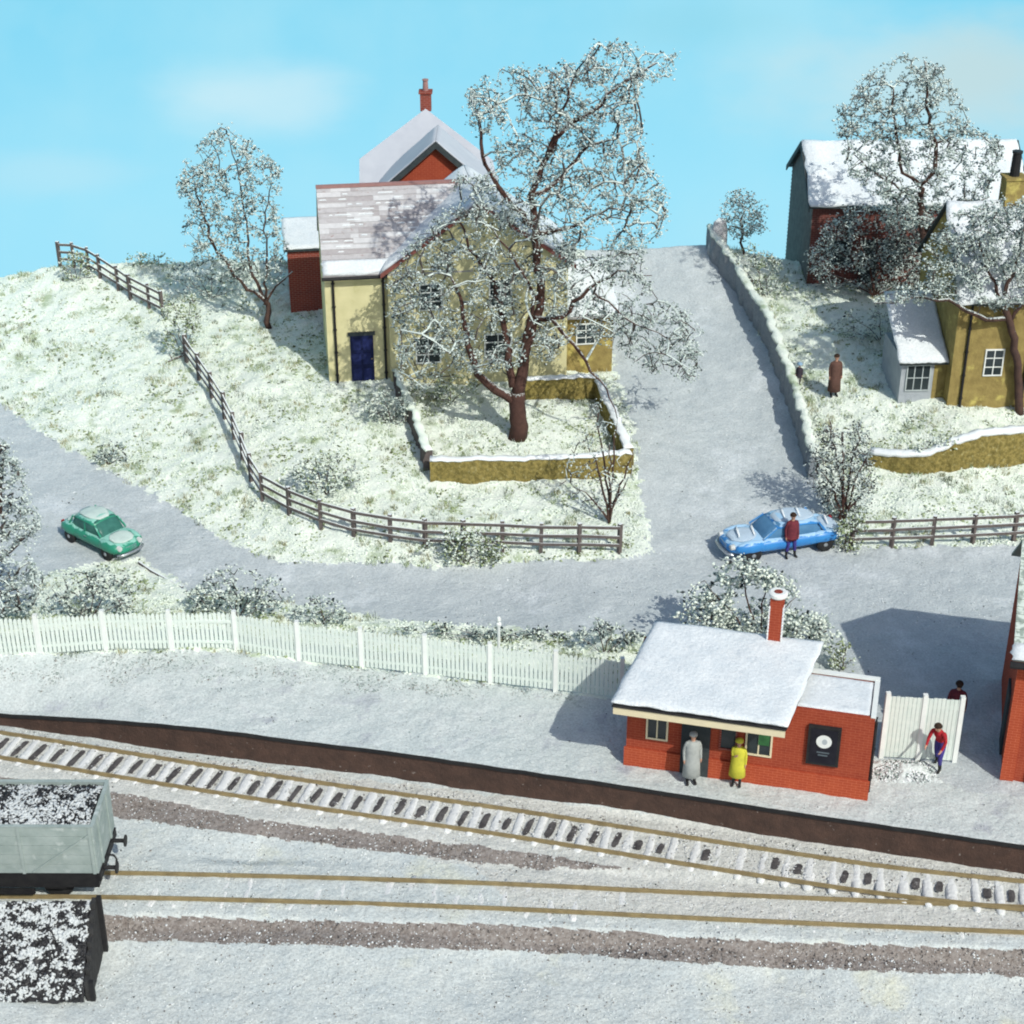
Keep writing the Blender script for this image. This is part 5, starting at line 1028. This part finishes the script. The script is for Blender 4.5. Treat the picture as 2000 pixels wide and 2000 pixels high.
# snow mound beside the fence
p = gp(1700, 1452); m = MB(); lumpy(m, -1.1, 1.1, -.7, .5, lambda u, v: -.05+.26*math.sin(math.pi*u)**1.2*math.sin(math.pi*v)**1.2, 60, 36, .12); o = m.build('snow_mound', 'plat', smooth=True); o.location = p; Pm = np.c_[RNG.uniform(-1, 1, 900), RNG.uniform(-.6, .4, 900), np.zeros(900)]; Pm[:, 2] = -.03+.26*np.abs(np.cos(Pm[:, 0]*1.45))**1.2*np.abs(np.sin(math.pi*(Pm[:, 1]+.7)/1.2))**1.2; crumb_object('snow_lumps', Pm, RNG.uniform(.015, .06, 900), RNG.choice(3, 900, p=(.7, .2, .1)), ('white', 'fl_g', 'fl_d'), .8, o)
tag(o, 'rough heap of swept snow at the foot of the white boarded fence', 'snow heap')
# ------------------------------------------------------------------ sky backdrop, light, render
def sky_mat():
    m = bpy.data.materials.new('sky_backdrop'); m.use_nodes = True; nt = m.node_tree; N = nt.nodes; L = nt.links
    N.remove(N['Principled BSDF']); em = N.new('ShaderNodeEmission'); L.new(em.outputs[0], N['Material Output'].inputs[0]); em.inputs[1].default_value = 1
    tc = N.new('ShaderNodeTexCoord'); sp = N.new('ShaderNodeSeparateXYZ'); L.new(tc.outputs['Object'], sp.inputs[0])
    gr = N.new('ShaderNodeMapRange'); gr.inputs[1].default_value = 2; gr.inputs[2].default_value = 13; L.new(sp.outputs[2], gr.inputs[0])
    c0 = N.new('ShaderNodeMix'); c0.data_type = 'RGBA'; c0.inputs[6].default_value = (*lin((160, 229, 252)), 1); c0.inputs[7].default_value = (*lin((132, 216, 245)), 1); L.new(gr.outputs[0], c0.inputs[0])
    out = c0.outputs[2]; g0 = N.new('ShaderNodeTexNoise'); g0.inputs['Scale'].default_value = .10; g0.inputs['Detail'].default_value = 8; L.new(tc.outputs['Object'], g0.inputs[0]); r0 = N.new('ShaderNodeMapRange'); r0.inputs[1].default_value = .42; r0.inputs[2].default_value = .72; r0.inputs[4].default_value = .55; L.new(g0.outputs['Fac'], r0.inputs[0]); x0_ = N.new('ShaderNodeMix'); x0_.data_type = 'RGBA'; L.new(r0.outputs[0], x0_.inputs[0]); L.new(out, x0_.inputs[6]); x0_.inputs[7].default_value = (*lin((182, 234, 248)), 1); out = x0_.outputs[2]; g = N.new('ShaderNodeTexNoise'); g.inputs['Scale'].default_value = .16; g.inputs['Detail'].default_value = 7; mp = N.new('ShaderNodeMapping'); mp.inputs['Scale'].default_value = (1, 1, 2.2); L.new(tc.outputs['Object'], mp.inputs[0]); L.new(mp.outputs[0], g.inputs[0])
    for (cx, cz, rx, rz, col, st) in [(-13.1, 6.9, 5.6, 2.3, (206, 238, 248), .75), (-23, 3.6, 4.5, 1.5, (184, 232, 248), .6), (1, 6.8, 4, 1.6, (172, 228, 246), .5), (19.8, 8.2, 10.5, 3.6, (196, 230, 239), 1.0), (23, 8.6, 6, 3.0, (192, 222, 228), .9), (9.5, 10.6, 6, 1.6, (150, 218, 238), .6), (-2, 12.6, 9, 1.2, (140, 218, 240), .5)]:
        # painted clouds: soft blobs with noisy edges
        v = N.new('ShaderNodeVectorMath'); v.operation = 'SUBTRACT'; L.new(tc.outputs['Object'], v.inputs[0]); v.inputs[1].default_value = (cx, 0, cz)
        w = N.new('ShaderNodeVectorMath'); w.operation = 'MULTIPLY'; L.new(v.outputs[0], w.inputs[0]); w.inputs[1].default_value = (1/rx, 0, 1/rz)
        ln = N.new('ShaderNodeVectorMath'); ln.operation = 'LENGTH'; L.new(w.outputs[0], ln.inputs[0])
        ad = N.new('ShaderNodeMath'); ad.operation = 'MULTIPLY_ADD'; L.new(g.outputs['Fac'], ad.inputs[0]); ad.inputs[1].default_value = 1.3; L.new(ln.outputs['Value'], ad.inputs[2])
        r = N.new('ShaderNodeMapRange'); r.interpolation_type = 'SMOOTHSTEP'; r.inputs[1].default_value = 1.85; r.inputs[2].default_value = .65; r.inputs[3].default_value = 0; r.inputs[4].default_value = st; L.new(ad.outputs[0], r.inputs[0])
        x = N.new('ShaderNodeMix'); x.data_type = 'RGBA'; L.new(r.outputs[0], x.inputs[0]); L.new(out, x.inputs[6]); x.inputs[7].default_value = (*lin(col), 1); out = x.outputs[2]
    L.new(out, em.inputs[0]); return m
m = MB(); pts = []
for i in range(61):
    a = (i-30)/30; x = a*62; y = 87-abs(a)**2.5*26; pts.append((x, y))
for (x, y) in pts: m.v += [(x, y, -8), (x, y, 26), (x+0, y+.4, 26), (x, y+.4, -8)]
for i in range(60):
    for k in range(4):
        a, b = i*4+k, i*4+(k+1) % 4; m.f.append((a, b, b+4, a+4)); m.m.append(0)
o = m.build('sky', sky_mat(), smooth=False); o['kind'] = 'structure'
w = bpy.data.worlds.new('World'); S.world = w; w.use_nodes = True; nt = w.node_tree; bg = nt.nodes['Background']
sk = nt.nodes.new('ShaderNodeTexSky'); sk.sky_type = 'NISHITA'; sk.sun_disc = False; SE = math.radians(43); SA = math.atan2(.53, -.85)   # azimuth from +Y towards +X
sk.sun_elevation = SE; sk.sun_rotation = SA; sk.air_density = 1; sk.dust_density = 1.5; nt.links.new(sk.outputs[0], bg.inputs[0]); bg.inputs[1].default_value = .13
l = bpy.data.lights.new('sun', 'SUN'); lo = bpy.data.objects.new('sun', l); COL.objects.link(lo); l.energy = 3.35; l.angle = math.radians(.6); l.color = (1, .99, .91)
dv = Vector((math.sin(SA)*math.cos(SE), math.cos(SA)*math.cos(SE), math.sin(SE))); lo.rotation_euler = dv.to_track_quat('Z', 'Y').to_euler(); lo.location = (15, 10, 40)
S.view_settings.view_transform = 'Standard'; S.view_settings.look = 'None'; S.view_settings.gamma = 1; S.view_settings.exposure = 0
S.render.engine = 'CYCLES'; S.cycles.filter_width = 2.0; S.cycles.max_bounces = 6
try: S.cycles.use_denoising = True
except Exception: pass
